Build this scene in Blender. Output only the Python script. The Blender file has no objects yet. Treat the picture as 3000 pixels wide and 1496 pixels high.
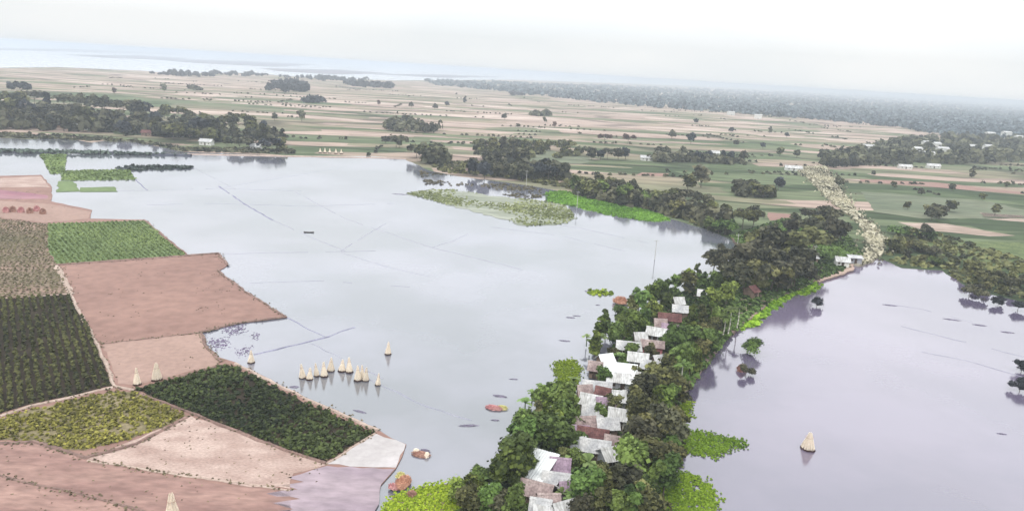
import bpy, math, random
import numpy as np
from mathutils import Vector, Matrix
from mathutils.geometry import tessellate_polygon

SC = bpy.context.scene
COL = SC.collection
R = math.radians
rnd = random.Random(7)
NR = np.random.default_rng(11)

# ------------------------------------------------------------------ camera
CAM_H = 60.0
F = 2142.0                      # focal length in pixels of the 3000 px wide photograph
PITCH, ROLL = R(14.17), R(3.46)
fw = Vector((0, math.cos(PITCH), -math.sin(PITCH)))
r0 = Vector((1, 0, 0)); u0 = r0.cross(fw)
rt = r0 * math.cos(ROLL) + u0 * math.sin(ROLL)
up = u0 * math.cos(ROLL) - r0 * math.sin(ROLL)
cam_d = bpy.data.cameras.new("camera")
cam = bpy.data.objects.new("camera", cam_d); COL.objects.link(cam)
M = Matrix((rt, up, -fw)).transposed().to_4x4(); M.translation = (0, 0, CAM_H)
cam.matrix_world = M
cam_d.sensor_fit = 'HORIZONTAL'
cam_d.angle = 2 * math.atan(1500 / F)
cam_d.clip_start = 0.5; cam_d.clip_end = 120000
SC.camera = cam

# ------------------------------------------------------------------ sky, sun, exposure
SUN_EL, SUN_AZ = R(58), R(200)
W = bpy.data.worlds.new("World"); SC.world = W; W.use_nodes = True
nt = W.node_tree; nt.nodes.clear()
def N(t, tree=None, **kw):
    n = (tree or nt).nodes.new(t)
    for k, v in kw.items(): setattr(n, k, v)
    return n
sky = N('ShaderNodeTexSky', sky_type='NISHITA', sun_disc=False)
sky.sun_elevation = SUN_EL; sky.sun_rotation = SUN_AZ
tc = N('ShaderNodeTexCoord'); sep = N('ShaderNodeSeparateXYZ')
mr = N('ShaderNodeMapRange')
mr.inputs['From Min'].default_value = 0.04; mr.inputs['From Max'].default_value = 0.28
mr.inputs['To Min'].default_value = 9.25; mr.inputs['To Max'].default_value = 20.5
mp = N('ShaderNodeMapping'); mp.inputs['Scale'].default_value = (1.2, 1.2, 5.0)
nz = N('ShaderNodeTexNoise'); nz.inputs['Scale'].default_value = 2.2; nz.inputs['Detail'].default_value = 5
ramp = N('ShaderNodeValToRGB')
ramp.color_ramp.elements[0].position = 0.40; ramp.color_ramp.elements[0].color = (0.98, 1.015, 1.035, 1)
ramp.color_ramp.elements[1].position = 0.62; ramp.color_ramp.elements[1].color = (1.055, 1.07, 1.075, 1)
vm = N('ShaderNodeVectorMath', operation='SCALE')
mix = N('ShaderNodeMix', data_type='RGBA'); mix.inputs['Factor'].default_value = 0.93
bg = N('ShaderNodeBackground'); bg.inputs['Strength'].default_value = 0.1
wo = N('ShaderNodeOutputWorld')
L = nt.links.new
L(tc.outputs['Generated'], sep.inputs[0]); L(sep.outputs['Z'], mr.inputs['Value'])
L(tc.outputs['Generated'], mp.inputs['Vector']); L(mp.outputs[0], nz.inputs['Vector'])
L(nz.outputs['Fac'], ramp.inputs['Fac']); L(ramp.outputs['Color'], vm.inputs[0]); L(mr.outputs['Result'], vm.inputs['Scale'])
L(sky.outputs['Color'], mix.inputs['A']); L(vm.outputs['Vector'], mix.inputs['B'])
L(mix.outputs['Result'], bg.inputs['Color']); L(bg.outputs[0], wo.inputs[0])
sun_d = bpy.data.lights.new("sun", 'SUN'); sun_d.energy = 1.4; sun_d.angle = R(14); sun_d.color = (1, 0.96, 0.9)
sun = bpy.data.objects.new("sun", sun_d); COL.objects.link(sun)
sun.rotation_euler = Vector((math.sin(SUN_AZ) * math.cos(SUN_EL), math.cos(SUN_AZ) * math.cos(SUN_EL), math.sin(SUN_EL))).to_track_quat('Z', 'Y').to_euler()
SC.view_settings.view_transform = 'Standard'; SC.view_settings.look = 'None'
SC.view_settings.exposure = 0.0; SC.view_settings.gamma = 1.0
SC.render.engine = 'CYCLES'
cy = SC.cycles
cy.max_bounces = 5; cy.diffuse_bounces = 2; cy.glossy_bounces = 2; cy.transmission_bounces = 2
cy.transparent_max_bounces = 4; cy.volume_bounces = 1; cy.use_denoising = True
cy.caustics_reflective = False; cy.caustics_refractive = False

# ------------------------------------------------------------------ pixel -> place
CP = Vector((0, 0, CAM_H))
def P(px, py, z=0.0):
    d = rt * ((px - 1500) / F) + up * ((748 - py) / F) + fw
    t = (z - CAM_H) / d.z
    assert t > 0, (px, py)
    return CP + d * t
def depth(px, py, z=0.0):
    return (P(px, py, z) - CP).dot(fw)
def MPP(px, py, z=0.0):         # metres per photograph pixel at that ground point
    return depth(px, py, z) / F
def to_px(v):
    d = Vector(v) - CP; k = F / d.dot(fw)
    return 1500 + d.dot(rt) * k, 748 - d.dot(up) * k

# ------------------------------------------------------------------ materials
def new_mat(name):
    m = bpy.data.materials.new(name); m.use_nodes = True
    t = m.node_tree; t.nodes.clear()
    o = t.nodes.new('ShaderNodeOutputMaterial'); b = t.nodes.new('ShaderNodeBsdfPrincipled')
    t.links.new(b.outputs[0], o.inputs[0])
    return m, t, b
def c4(c): return (c[0], c[1], c[2], 1)
def mottled(name, a, b_, scale=0.3, rough=0.95, c=None, scale2=3.0, amt2=0.35, stretch=(1, 1, 1), rotz=0, bump=0.0, world=True, spec=0.2):
    m, t, b = new_mat(name)
    if world:
        g = N('ShaderNodeNewGeometry', t).outputs['Position']
    else:
        g = N('ShaderNodeTexCoord', t).outputs['Object']
    mp = N('ShaderNodeMapping', t); mp.inputs['Scale'].default_value = stretch; mp.inputs['Rotation'].default_value = (0, 0, rotz)
    t.links.new(g, mp.inputs['Vector'])
    n1 = N('ShaderNodeTexNoise', t); n1.inputs['Scale'].default_value = scale; n1.inputs['Detail'].default_value = 4
    n2 = N('ShaderNodeTexNoise', t); n2.inputs['Scale'].default_value = scale2; n2.inputs['Detail'].default_value = 3
    t.links.new(mp.outputs[0], n1.inputs['Vector']); t.links.new(mp.outputs[0], n2.inputs['Vector'])
    r = N('ShaderNodeValToRGB', t); e = r.color_ramp.elements
    e[0].position = 0.36; e[0].color = c4(a); e[1].position = 0.64; e[1].color = c4(b_)
    t.links.new(n1.outputs['Fac'], r.inputs['Fac'])
    mx = N('ShaderNodeMix', t, data_type='RGBA', blend_type='MULTIPLY'); mx.inputs['Factor'].default_value = 1
    r2 = N('ShaderNodeMapRange', t); r2.inputs['From Min'].default_value = 0.3; r2.inputs['From Max'].default_value = 0.7
    r2.inputs['To Min'].default_value = 1 - amt2; r2.inputs['To Max'].default_value = 1 + amt2 * 0.7
    t.links.new(n2.outputs['Fac'], r2.inputs['Value'])
    t.links.new(r.outputs['Color'], mx.inputs['A']); t.links.new(r2.outputs['Result'], mx.inputs['B'])
    out = mx.outputs['Result']
    t.links.new(out, b.inputs['Base Color'])
    b.inputs['Roughness'].default_value = rough; b.inputs['Specular IOR Level'].default_value = spec
    if bump:
        bp = N('ShaderNodeBump', t); bp.inputs['Strength'].default_value = 0.6; bp.inputs['Distance'].default_value = bump
        t.links.new(n2.outputs['Fac'], bp.inputs['Height']); t.links.new(bp.outputs[0], b.inputs['Normal'])
    return m
def leafy(name, dark, light, transl=0.15):
    m, t, b = new_mat(name)
    at = N('ShaderNodeAttribute', t, attribute_name='tint')
    mx = N('ShaderNodeMix', t, data_type='RGBA'); mx.inputs['A'].default_value = c4(dark); mx.inputs['B'].default_value = c4(light)
    t.links.new(at.outputs['Fac'], mx.inputs['Factor'])
    oi = N('ShaderNodeObjectInfo', t)
    mr = N('ShaderNodeMapRange', t); mr.inputs['To Min'].default_value = 0.6; mr.inputs['To Max'].default_value = 1.5
    t.links.new(oi.outputs['Random'], mr.inputs['Value'])
    h = N('ShaderNodeHueSaturation', t)
    t.links.new(mr.outputs['Result'], h.inputs['Value']); t.links.new(mx.outputs['Result'], h.inputs['Color'])
    mh = N('ShaderNodeMapRange', t); mh.inputs['To Min'].default_value = 0.48; mh.inputs['To Max'].default_value = 0.515
    ml = N('ShaderNodeMath', t, operation='MULTIPLY'); ml.inputs[1].default_value = 7.31
    fr = N('ShaderNodeMath', t, operation='FRACT')
    t.links.new(oi.outputs['Random'], ml.inputs[0]); t.links.new(ml.outputs[0], fr.inputs[0])
    t.links.new(fr.outputs[0], mh.inputs['Value']); t.links.new(mh.outputs['Result'], h.inputs['Hue'])
    b.inputs['Roughness'].default_value = 0.75; b.inputs['Specular IOR Level'].default_value = 0.25
    t.links.new(h.outputs['Color'], b.inputs['Base Color'])
    tr = N('ShaderNodeBsdfTranslucent', t); t.links.new(h.outputs['Color'], tr.inputs['Color'])
    ms = N('ShaderNodeMixShader', t); ms.inputs[0].default_value = transl
    o = [n for n in t.nodes if n.type == 'OUTPUT_MATERIAL'][0]
    t.links.new(b.outputs[0], ms.inputs[1]); t.links.new(tr.outputs[0], ms.inputs[2]); t.links.new(ms.outputs[0], o.inputs[0])
    return m

# flooded, silt-laden water
def water_mat(name, a, b_, rough=0.09, bump=0.012, ior=1.45):
    m, t, b = new_mat(name)
    g = N('ShaderNodeNewGeometry', t)
    n1 = N('ShaderNodeTexNoise', t); n1.inputs['Scale'].default_value = 0.018; n1.inputs['Detail'].default_value = 5
    t.links.new(g.outputs['Position'], n1.inputs['Vector'])
    r = N('ShaderNodeValToRGB', t); e = r.color_ramp.elements
    e[0].position = 0.42; e[0].color = c4(a); e[1].position = 0.58; e[1].color = c4(b_)
    t.links.new(n1.outputs['Fac'], r.inputs['Fac']); t.links.new(r.outputs[0], b.inputs['Base Color'])
    b.inputs['IOR'].default_value = ior; b.inputs['Specular IOR Level'].default_value = 0.5
    n3 = N('ShaderNodeTexNoise', t); n3.inputs['Scale'].default_value = 0.03; n3.inputs['Detail'].default_value = 3
    t.links.new(g.outputs['Position'], n3.inputs['Vector'])
    rr = N('ShaderNodeMapRange', t); rr.inputs['From Min'].default_value = 0.4; rr.inputs['From Max'].default_value = 0.65
    rr.inputs['To Min'].default_value = rough * 0.5; rr.inputs['To Max'].default_value = rough * 1.6
    t.links.new(n3.outputs['Fac'], rr.inputs['Value']); t.links.new(rr.outputs['Result'], b.inputs['Roughness'])
    mp = N('ShaderNodeMapping', t); mp.inputs['Scale'].default_value = (0.5, 1.3, 1)
    n2 = N('ShaderNodeTexNoise', t); n2.inputs['Scale'].default_value = 1.6; n2.inputs['Detail'].default_value = 2
    t.links.new(g.outputs['Position'], mp.inputs['Vector']); t.links.new(mp.outputs[0], n2.inputs['Vector'])
    bp = N('ShaderNodeBump', t); bp.inputs['Strength'].default_value = 0.5; bp.inputs['Distance'].default_value = bump
    t.links.new(n2.outputs['Fac'], bp.inputs['Height']); t.links.new(bp.outputs[0], b.inputs['Normal'])
    return m
MW = water_mat('flood_water', (0.09, 0.097, 0.115), (0.145, 0.145, 0.18), ior=2.3)
MW2 = water_mat('flood_water_lilac', (0.088, 0.074, 0.118), (0.135, 0.112, 0.165), ior=2.3)
MRIV = water_mat('river_water', (0.42, 0.44, 0.48), (0.48, 0.49, 0.52), rough=0.15, bump=0.0)

# far farmland: strip parcels of stubble, ploughed soil and green crops
def farmland():
    m, t, b = new_mat('farmland')
    g = N('ShaderNodeNewGeometry', t).outputs['Position']
    lk = t.links.new
    def parcels(scale, rot, ofs, rand=0.85):
        dn = N('ShaderNodeTexNoise', t); dn.inputs['Scale'].default_value = 0.004; dn.inputs['Detail'].default_value = 2
        lk(g, dn.inputs['Vector'])
        sub = N('ShaderNodeVectorMath', t, operation='MULTIPLY_ADD'); sub.inputs[1].default_value = (110, 110, 0)
        lk(dn.outputs['Color'], sub.inputs[0]); lk(g, sub.inputs[2])
        mp = N('ShaderNodeMapping', t); mp.inputs['Rotation'].default_value = (0, 0, rot)
        mp.inputs['Location'].default_value = ofs
        lk(sub.outputs[0], mp.inputs['Vector'])
        m2 = N('ShaderNodeMapping', t); m2.inputs['Scale'].default_value = scale
        lk(mp.outputs[0], m2.inputs['Vector'])
        v = N('ShaderNodeTexVoronoi', t, distance='CHEBYCHEV', voronoi_dimensions='2D'); v.inputs['Scale'].default_value = 1
        v.inputs['Randomness'].default_value = rand
        lk(m2.outputs[0], v.inputs['Vector'])
        return v, m2
    v1, m1 = parcels((1 / 85, 1 / 24, 1), R(-9), (0, 0, 0))
    v2, m2 = parcels((1 / 340, 1 / 70, 1), R(6), (900, 300, 0))
    sp = N('ShaderNodeSeparateColor', t); lk(v1.outputs['Color'], sp.inputs[0])
    sp2 = N('ShaderNodeSeparateColor', t); lk(v2.outputs['Color'], sp2.inputs[0])
    big = N('ShaderNodeTexNoise', t); big.inputs['Scale'].default_value = 0.0016; big.inputs['Detail'].default_value = 3
    lk(g, big.inputs['Vector'])
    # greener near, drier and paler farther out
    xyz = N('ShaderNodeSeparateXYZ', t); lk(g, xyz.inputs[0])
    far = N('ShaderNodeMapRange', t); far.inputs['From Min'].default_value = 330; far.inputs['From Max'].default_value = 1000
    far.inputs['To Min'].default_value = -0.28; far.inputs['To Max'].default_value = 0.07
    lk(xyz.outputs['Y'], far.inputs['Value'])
    def madd(a, k, c):
        n = N('ShaderNodeMath', t, operation='MULTIPLY_ADD'); lk(a, n.inputs[0]); n.inputs[1].default_value = k
        if isinstance(c, (int, float)): n.inputs[2].default_value = c
        else: lk(c, n.inputs[2])
        return n.outputs[0]
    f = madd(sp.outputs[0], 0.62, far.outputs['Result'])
    f = madd(sp2.outputs[1], 0.34, f)
    f = madd(big.outputs['Fac'], 0.55, f)
    f = madd(f, 1.0, -0.21)
    r = N('ShaderNodeValToRGB', t); cr = r.color_ramp; cr.interpolation = 'LINEAR'
    stops = [(0.0, (0.045, 0.065, 0.03)), (0.16, (0.075, 0.10, 0.048)), (0.30, (0.115, 0.14, 0.075)), (0.42, (0.15, 0.15, 0.095)),
             (0.52, (0.22, 0.19, 0.13)), (0.64, (0.32, 0.24, 0.20)), (0.8, (0.37, 0.285, 0.24)), (1.0, (0.47, 0.38, 0.33))]
    cr.elements[0].position, cr.elements[0].color = stops[0][0], c4(stops[0][1])
    cr.elements[1].position, cr.elements[1].color = stops[-1][0], c4(stops[-1][1])
    for p, c in stops[1:-1]:
        e = cr.elements.new(p); e.color = c4(c)
    lk(f, r.inputs['Fac'])
    # bunds and hedges along the parcel edges
    ve = N('ShaderNodeTexVoronoi', t, feature='DISTANCE_TO_EDGE', voronoi_dimensions='2D'); ve.inputs['Scale'].default_value = 1
    ve.inputs['Randomness'].default_value = 0.85; lk(m2.outputs[0], ve.inputs['Vector'])
    ed = N('ShaderNodeMapRange', t); ed.inputs['From Min'].default_value = 0.02; ed.inputs['From Max'].default_value = 0.06
    ed.inputs['To Min'].default_value = 0.5; ed.inputs['To Max'].default_value = 1; lk(ve.outputs['Distance'], ed.inputs['Value'])
    st = N('ShaderNodeTexNoise', t); st.inputs['Scale'].default_value = 1; st.inputs['Detail'].default_value = 7
    ms = N('ShaderNodeMapping', t); ms.inputs['Scale'].default_value = (0.03, 0.16, 1); ms.inputs['Rotation'].default_value = (0, 0, R(5))
    lk(g, ms.inputs['Vector']); lk(ms.outputs[0], st.inputs['Vector'])
    sr = N('ShaderNodeMapRange', t); sr.inputs['From Min'].default_value = 0.3; sr.inputs['From Max'].default_value = 0.7
    sr.inputs['To Min'].default_value = 0.6; sr.inputs['To Max'].default_value = 1.3; lk(st.outputs['Fac'], sr.inputs['Value'])
    mm = N('ShaderNodeMath', t, operation='MULTIPLY'); lk(ed.outputs['Result'], mm.inputs[0]); lk(sr.outputs['Result'], mm.inputs[1])
    mx = N('ShaderNodeMix', t, data_type='RGBA', blend_type='MULTIPLY'); mx.inputs['Factor'].default_value = 1
    lk(r.outputs['Color'], mx.inputs['A']); lk(mm.outputs[0], mx.inputs['B'])
    lk(mx.outputs['Result'], b.inputs['Base Color'])
    b.inputs['Roughness'].default_value = 1; b.inputs['Specular IOR Level'].default_value = 0.1
    return m
MFARM = farmland()

TAN = mottled('dry_tan_soil', (0.22, 0.132, 0.11), (0.255, 0.155, 0.128), scale=0.05, scale2=0.35, amt2=0.16, bump=0.03)
TAN2 = mottled('pale_tan_soil', (0.27, 0.18, 0.15), (0.31, 0.21, 0.175), scale=0.05, scale2=0.9, amt2=0.12)
STUB = mottled('stubble', (0.30, 0.21, 0.18), (0.41, 0.31, 0.27), scale=0.25, scale2=3.5, amt2=0.22, stretch=(0.6, 1.2, 1), rotz=R(-12))
PINKS = mottled('pinkish_soil', (0.215, 0.128, 0.112), (0.30, 0.19, 0.16), scale=0.16, scale2=1.1, amt2=0.24, stretch=(0.4, 1.2, 1), rotz=R(-15))
LILAC = mottled('wet_mud', (0.22, 0.17, 0.20), (0.29, 0.23, 0.255), scale=0.12, scale2=0.8, amt2=0.22, stretch=(0.5, 1.2, 1), rough=0.5)
SAND = mottled('pale_silt', (0.36, 0.335, 0.33), (0.44, 0.41, 0.41), scale=0.1, scale2=1.0, amt2=0.1)
RIVSAND = mottled('river_sand', (0.13, 0.12, 0.15), (0.22, 0.20, 0.22), scale=0.004, scale2=0.02, amt2=0.2, stretch=(0.3, 1, 1))
MAROON = mottled('wet_red_mud', (0.21, 0.075, 0.105), (0.27, 0.13, 0.15), scale=0.08, scale2=0.5, amt2=0.2, stretch=(0.3, 1, 1), rough=0.6)
BROWNG = mottled('sparse_crop_soil', (0.13, 0.11, 0.07), (0.24, 0.165, 0.13), scale=0.06, scale2=0.9, amt2=0.3, stretch=(0.5, 1.1, 1))
DKSOIL = mottled('dark_crop_soil', (0.018, 0.013, 0.008), (0.035, 0.025, 0.015), scale=0.3, scale2=2, amt2=0.3)
OLIVES = mottled('olive_soil', (0.14, 0.12, 0.06), (0.22, 0.18, 0.11), scale=0.2, scale2=1.5, amt2=0.3)
STRIPF = mottled('strip_soil', (0.26, 0.195, 0.155), (0.36, 0.28, 0.235), scale=0.05, scale2=0.4, amt2=0.3, stretch=(0.3, 1.2, 1), rotz=R(-8))
DULLG = mottled('dull_green_field', (0.095, 0.115, 0.07), (0.145, 0.155, 0.10), scale=0.03, scale2=0.25, amt2=0.35, stretch=(0.25, 1.2, 1), rotz=R(-8))
GRASSY = mottled('grass_ground', (0.06, 0.085, 0.03), (0.12, 0.15, 0.055), scale=0.15, scale2=1.2, amt2=0.35)
GREENF = mottled('green_field', (0.10, 0.145, 0.055), (0.14, 0.19, 0.08), scale=0.08, scale2=1.2, amt2=0.25)
YARD = mottled('trodden_earth', (0.16, 0.11, 0.09), (0.30, 0.22, 0.19), scale=0.25, scale2=2, amt2=0.3)
BANK = mottled('bank_earth', (0.34, 0.24, 0.20), (0.42, 0.32, 0.26), scale=0.15, scale2=1, amt2=0.25)
PADDY = mottled('flooded_paddy', (0.14, 0.155, 0.10), (0.25, 0.26, 0.20), scale=0.07, scale2=0.5, amt2=0.35, stretch=(0.3, 1.5, 1), rough=0.5, spec=0.3)
BUNDM = mottled('bund_earth', (0.15, 0.098, 0.084), (0.23, 0.15, 0.128), scale=0.4, scale2=2, amt2=0.3)
BUNDP = mottled('pale_bund_earth', (0.33, 0.25, 0.21), (0.42, 0.33, 0.28), scale=0.4, scale2=2, amt2=0.2)
BUNDW = mottled('drowned_bund_mud', (0.17, 0.165, 0.24), (0.25, 0.245, 0.32), scale=0.3, scale2=1.5, amt2=0.25)
BUNDF = mottled('silt_ridge_mud', (0.20, 0.20, 0.25), (0.26, 0.255, 0.305), scale=0.3, scale2=1.5, amt2=0.12, rough=0.4)
BUNDD = mottled('dark_bund_growth', (0.045, 0.05, 0.07), (0.08, 0.08, 0.10), scale=0.3, scale2=1.5, amt2=0.3)
ROADM = mottled('dirt_track', (0.26, 0.235, 0.15), (0.46, 0.42, 0.32), scale=0.2, scale2=0.6, amt2=0.4)

BARK = mottled('bark', (0.10, 0.08, 0.06), (0.17, 0.14, 0.11), scale=2, scale2=8, amt2=0.3, world=False)
PALEBARK = mottled('pale_bark', (0.48, 0.45, 0.38), (0.60, 0.57, 0.50), scale=2, scale2=8, amt2=0.2, world=False)
LF_OL = leafy('leaves_olive', (0.014, 0.017, 0.006), (0.165, 0.165, 0.06))
LF_GR = leafy('leaves_green', (0.012, 0.024, 0.006), (0.13, 0.195, 0.045))
LF_YG = leafy('leaves_yellow_green', (0.025, 0.042, 0.007), (0.20, 0.26, 0.05))
LF_DK = leafy('leaves_dark', (0.010, 0.012, 0.007), (0.115, 0.112, 0.062))
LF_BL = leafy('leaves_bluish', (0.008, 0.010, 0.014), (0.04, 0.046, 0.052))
LF_RD = leafy('leaves_reddish', (0.060, 0.030, 0.026), (0.13, 0.075, 0.060))
LF_BAN = leafy('leaves_banana', (0.07, 0.12, 0.03), (0.20, 0.28, 0.10), 0.35)
LF_CR1 = leafy('crop_dark', (0.010, 0.014, 0.004), (0.085, 0.088, 0.026))
LF_CR2 = leafy('crop_deep_green', (0.008, 0.013, 0.004), (0.075, 0.092, 0.024))
LF_CR3 = leafy('crop_yellow', (0.055, 0.05, 0.012), (0.27, 0.24, 0.05))
LF_CR4 = leafy('crop_light_green', (0.10, 0.14, 0.045), (0.23, 0.29, 0.10))
LF_CR5 = leafy('crop_brownish', (0.09, 0.085, 0.04), (0.18, 0.16, 0.085))
LF_HY = leafy('hyacinth', (0.09, 0.165, 0.008), (0.31, 0.43, 0.032), 0.3)
LF_HYG = leafy('hyacinth_green', (0.06, 0.13, 0.012), (0.17, 0.31, 0.035), 0.3)
LF_RE = leafy('reeds', (0.035, 0.05, 0.045), (0.10, 0.13, 0.10))
LF_DRY = leafy('dry_scrub', (0.045, 0.045, 0.02), (0.74, 0.70, 0.50))
LF_WD = leafy('field_weeds', (0.07, 0.06, 0.03), (0.24, 0.19, 0.12))
LF_MUD = leafy('mud_clod', (0.13, 0.10, 0.18), (0.24, 0.20, 0.30))
LF_PAD = leafy('paddy_growth', (0.12, 0.135, 0.05), (0.27, 0.28, 0.13))
LF_FOR = leafy('forest_leaves_haze_blue', (0.014, 0.022, 0.030), (0.11, 0.135, 0.155))  # blue of the distance haze is painted into the leaf colour

TINW = mottled('white_tin', (0.34, 0.33, 0.315), (0.56, 0.56, 0.56), scale=0.9, scale2=3.5, amt2=0.3, stretch=(1, .25, .25), world=False, rough=0.5, spec=0.5)
TINB = mottled('bright_tin', (0.60, 0.62, 0.62), (0.68, 0.69, 0.69), scale=0.4, scale2=2.5, amt2=0.07, world=False, rough=0.45, spec=0.5)
TING = mottled('grey_tin', (0.34, 0.34, 0.35), (0.50, 0.49, 0.48), scale=0.5, scale2=3, amt2=0.3, world=False, rough=0.55, spec=0.5)
TINP = mottled('pinkish_old_tin', (0.22, 0.16, 0.155), (0.37, 0.295, 0.275), scale=0.6, scale2=3, amt2=0.35, world=False, rough=0.7)
TINR = mottled('rusty_tin', (0.085, 0.035, 0.035), (0.18, 0.085, 0.078), scale=0.6, scale2=3, amt2=0.4, world=False, rough=0.75)
TINV = mottled('mauve_old_tin', (0.20, 0.14, 0.19), (0.34, 0.25, 0.31), scale=0.6, scale2=3, amt2=0.3, world=False, rough=0.7)
WALLM = mottled('mud_wall', (0.17, 0.12, 0.09), (0.25, 0.18, 0.14), scale=0.6, scale2=4, amt2=0.25, world=False)
WALLT = mottled('tin_wall', (0.26, 0.27, 0.29), (0.38, 0.38, 0.40), scale=0.6, scale2=4, amt2=0.25, world=False, rough=0.6)
WALLR = mottled('red_painted_wall', (0.36, 0.10, 0.12), (0.50, 0.22, 0.22), scale=0.6, scale2=4, amt2=0.25, world=False)
WALLW = mottled('whitewashed_wall', (0.56, 0.55, 0.52), (0.66, 0.65, 0.61), scale=0.3, scale2=1.5, amt2=0.12, world=False)
DARKW = mottled('dark_wood', (0.05, 0.035, 0.03), (0.09, 0.065, 0.05), scale=1, scale2=5, amt2=0.3, world=False)
POLEM = mottled('weathered_concrete', (0.40, 0.39, 0.37), (0.50, 0.49, 0.46), scale=1, scale2=5, amt2=0.2, world=False)
JUTE = mottled('dry_jute_stalk', (0.80, 0.67, 0.52), (0.92, 0.83, 0.71), scale=3, scale2=9, amt2=0.25, world=False, stretch=(3, 3, 0.4))
JUTEW = mottled('wet_jute_stalk', (0.045, 0.022, 0.02), (0.09, 0.045, 0.038), scale=3, scale2=9, amt2=0.3, world=False, stretch=(3, 3, 0.4))
STRAWO = mottled('orange_straw', (0.42, 0.20, 0.13), (0.58, 0.32, 0.22), scale=1, scale2=5, amt2=0.35, world=False)
STRAWP = mottled('pink_straw', (0.42, 0.17, 0.18), (0.55, 0.30, 0.28), scale=1, scale2=5, amt2=0.35, world=False)
STRAWY = mottled('yellow_straw', (0.46, 0.42, 0.14), (0.60, 0.55, 0.26), scale=1, scale2=5, amt2=0.35, world=False)
STRAWB = mottled('brown_straw', (0.26, 0.13, 0.10), (0.44, 0.26, 0.20), scale=1, scale2=5, amt2=0.35, world=False)
WEED = mottled('floating_weed', (0.16, 0.145, 0.20), (0.27, 0.24, 0.31), scale=0.8, scale2=4, amt2=0.3, world=False)

# ------------------------------------------------------------------ object helpers
def tag(o, label=None, cat=None, group=None, kind=None):
    if label:
        assert 4 <= len(label.replace('-', ' ').split()) and len(label.split()) <= 16, label
        o['label'] = label
    if cat: o['category'] = cat
    if group: o['group'] = group
    if kind: o['kind'] = kind
    return o
def mk_mesh(name, V, Fc, mat, tint=None, smooth=False):
    me = bpy.data.meshes.new(name)
    if isinstance(V, np.ndarray) and isinstance(Fc, np.ndarray):
        nv, nf, k = len(V), len(Fc), Fc.shape[1]
        me.vertices.add(nv); me.vertices.foreach_set('co', V.astype(np.float32).ravel())
        me.loops.add(nf * k); me.loops.foreach_set('vertex_index', Fc.astype(np.int32).ravel())
        me.polygons.add(nf); me.polygons.foreach_set('loop_start', np.arange(0, nf * k, k, dtype=np.int32))
        me.update(calc_edges=True)
    else:
        me.from_pydata([tuple(v) for v in V], [], [tuple(f) for f in Fc]); me.update()
    me.materials.append(mat)
    if tint is not None:
        a = me.attributes.new('tint', 'FLOAT', 'FACE'); a.data.foreach_set('value', np.asarray(tint, dtype=np.float32))
    if smooth:
        me.polygons.foreach_set('use_smooth', [True] * len(me.polygons))
    return me
def ob(name, me, parent=None, loc=None):
    o = bpy.data.objects.new(name, me); COL.objects.link(o)
    if parent: o.parent = parent
    if loc is not None: o.location = loc
    return o
def empty(name, loc=(0, 0, 0), rz=0):
    o = bpy.data.objects.new(name, None); COL.objects.link(o)
    o.location = loc; o.rotation_euler = (0, 0, rz); o.empty_display_size = 0.5
    return o
class MB:
    def __init__(s): s.v = []; s.f = []
    def add(s, V, Fc):
        b = len(s.v); s.v += [tuple(x) for x in V]; s.f += [tuple(i + b for i in f) for f in Fc]
    def box(s, x0, x1, y0, y1, z0, z1):
        s.add([(x0, y0, z0), (x1, y0, z0), (x1, y1, z0), (x0, y1, z0), (x0, y0, z1), (x1, y0, z1), (x1, y1, z1), (x0, y1, z1)],
              [(0, 3, 2, 1), (4, 5, 6, 7), (0, 1, 5, 4), (1, 2, 6, 5), (2, 3, 7, 6), (3, 0, 4, 7)])
    def tube(s, p0, p1, ra, rb, n=6):
        p0, p1 = Vector(p0), Vector(p1); d = (p1 - p0).normalized()
        a = d.orthogonal().normalized(); b = d.cross(a)
        V = [p0 + (a * math.cos(t) + b * math.sin(t)) * ra for t in [2 * math.pi * i / n for i in range(n)]]
        V += [p1 + (a * math.cos(t) + b * math.sin(t)) * rb for t in [2 * math.pi * i / n for i in range(n)]]
        Fc = [(i, (i + 1) % n, n + (i + 1) % n, n + i) for i in range(n)] + [tuple(range(n - 1, -1, -1)), tuple(range(n, 2 * n))]
        s.add(V, Fc)
    def mesh(s, name, mat, smooth=False): return mk_mesh(name, s.v, s.f, mat, smooth=smooth)
    def build(s, name, mat, parent=None, loc=None, smooth=False): return ob(name, s.mesh(name, mat, smooth), parent, loc)

def ring(pts, step=None, jit=0.0, seed=0, closed=True):
    rr = random.Random(seed); out = []
    n = len(pts)
    for i in range(n if closed else n - 1):
        a, b = pts[i], pts[(i + 1) % n]
        k = 1 if not step else max(1, min(60, int((b - a).length / step)))
        nrm = Vector((-(b - a).y, (b - a).x, 0)); nrm = nrm.normalized() if nrm.length > 1e-6 else nrm
        for j in range(k):
            q = a.lerp(b, j / k)
            if j: q = q + nrm * rr.uniform(-jit, jit)
            out.append(q)
    if not closed: out.append(pts[-1])
    return out
def sheet(name, px, z, mat, label, step=None, jit=0.0, skirt=0.0, kind='structure', cat=None, seed=1, world=False):
    pts = [Vector((p[0], p[1], z)) for p in px] if world else [P(x, y, z) for x, y in px]
    pts = ring(pts, step, jit, seed)
    tri = tessellate_polygon([pts])
    V = [tuple(p) for p in pts]; Fc = [tuple(t) for t in tri]
    A = sum((pts[f[1]] - pts[f[0]]).cross(pts[f[2]] - pts[f[0]]).z for f in Fc)
    if A < 0: Fc = [f[::-1] for f in Fc]
    if skirt:
        n = len(pts); V += [(p.x, p.y, z - skirt) for p in pts]
        Fc += [(i, (i + 1) % n, n + (i + 1) % n, n + i) for i in range(n)]
    o = ob(name, mk_mesh(name, V, Fc, mat)); o['kind'] = kind
    tag(o, label, cat or name.replace('_', ' ').split()[-1])
    return o
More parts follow.
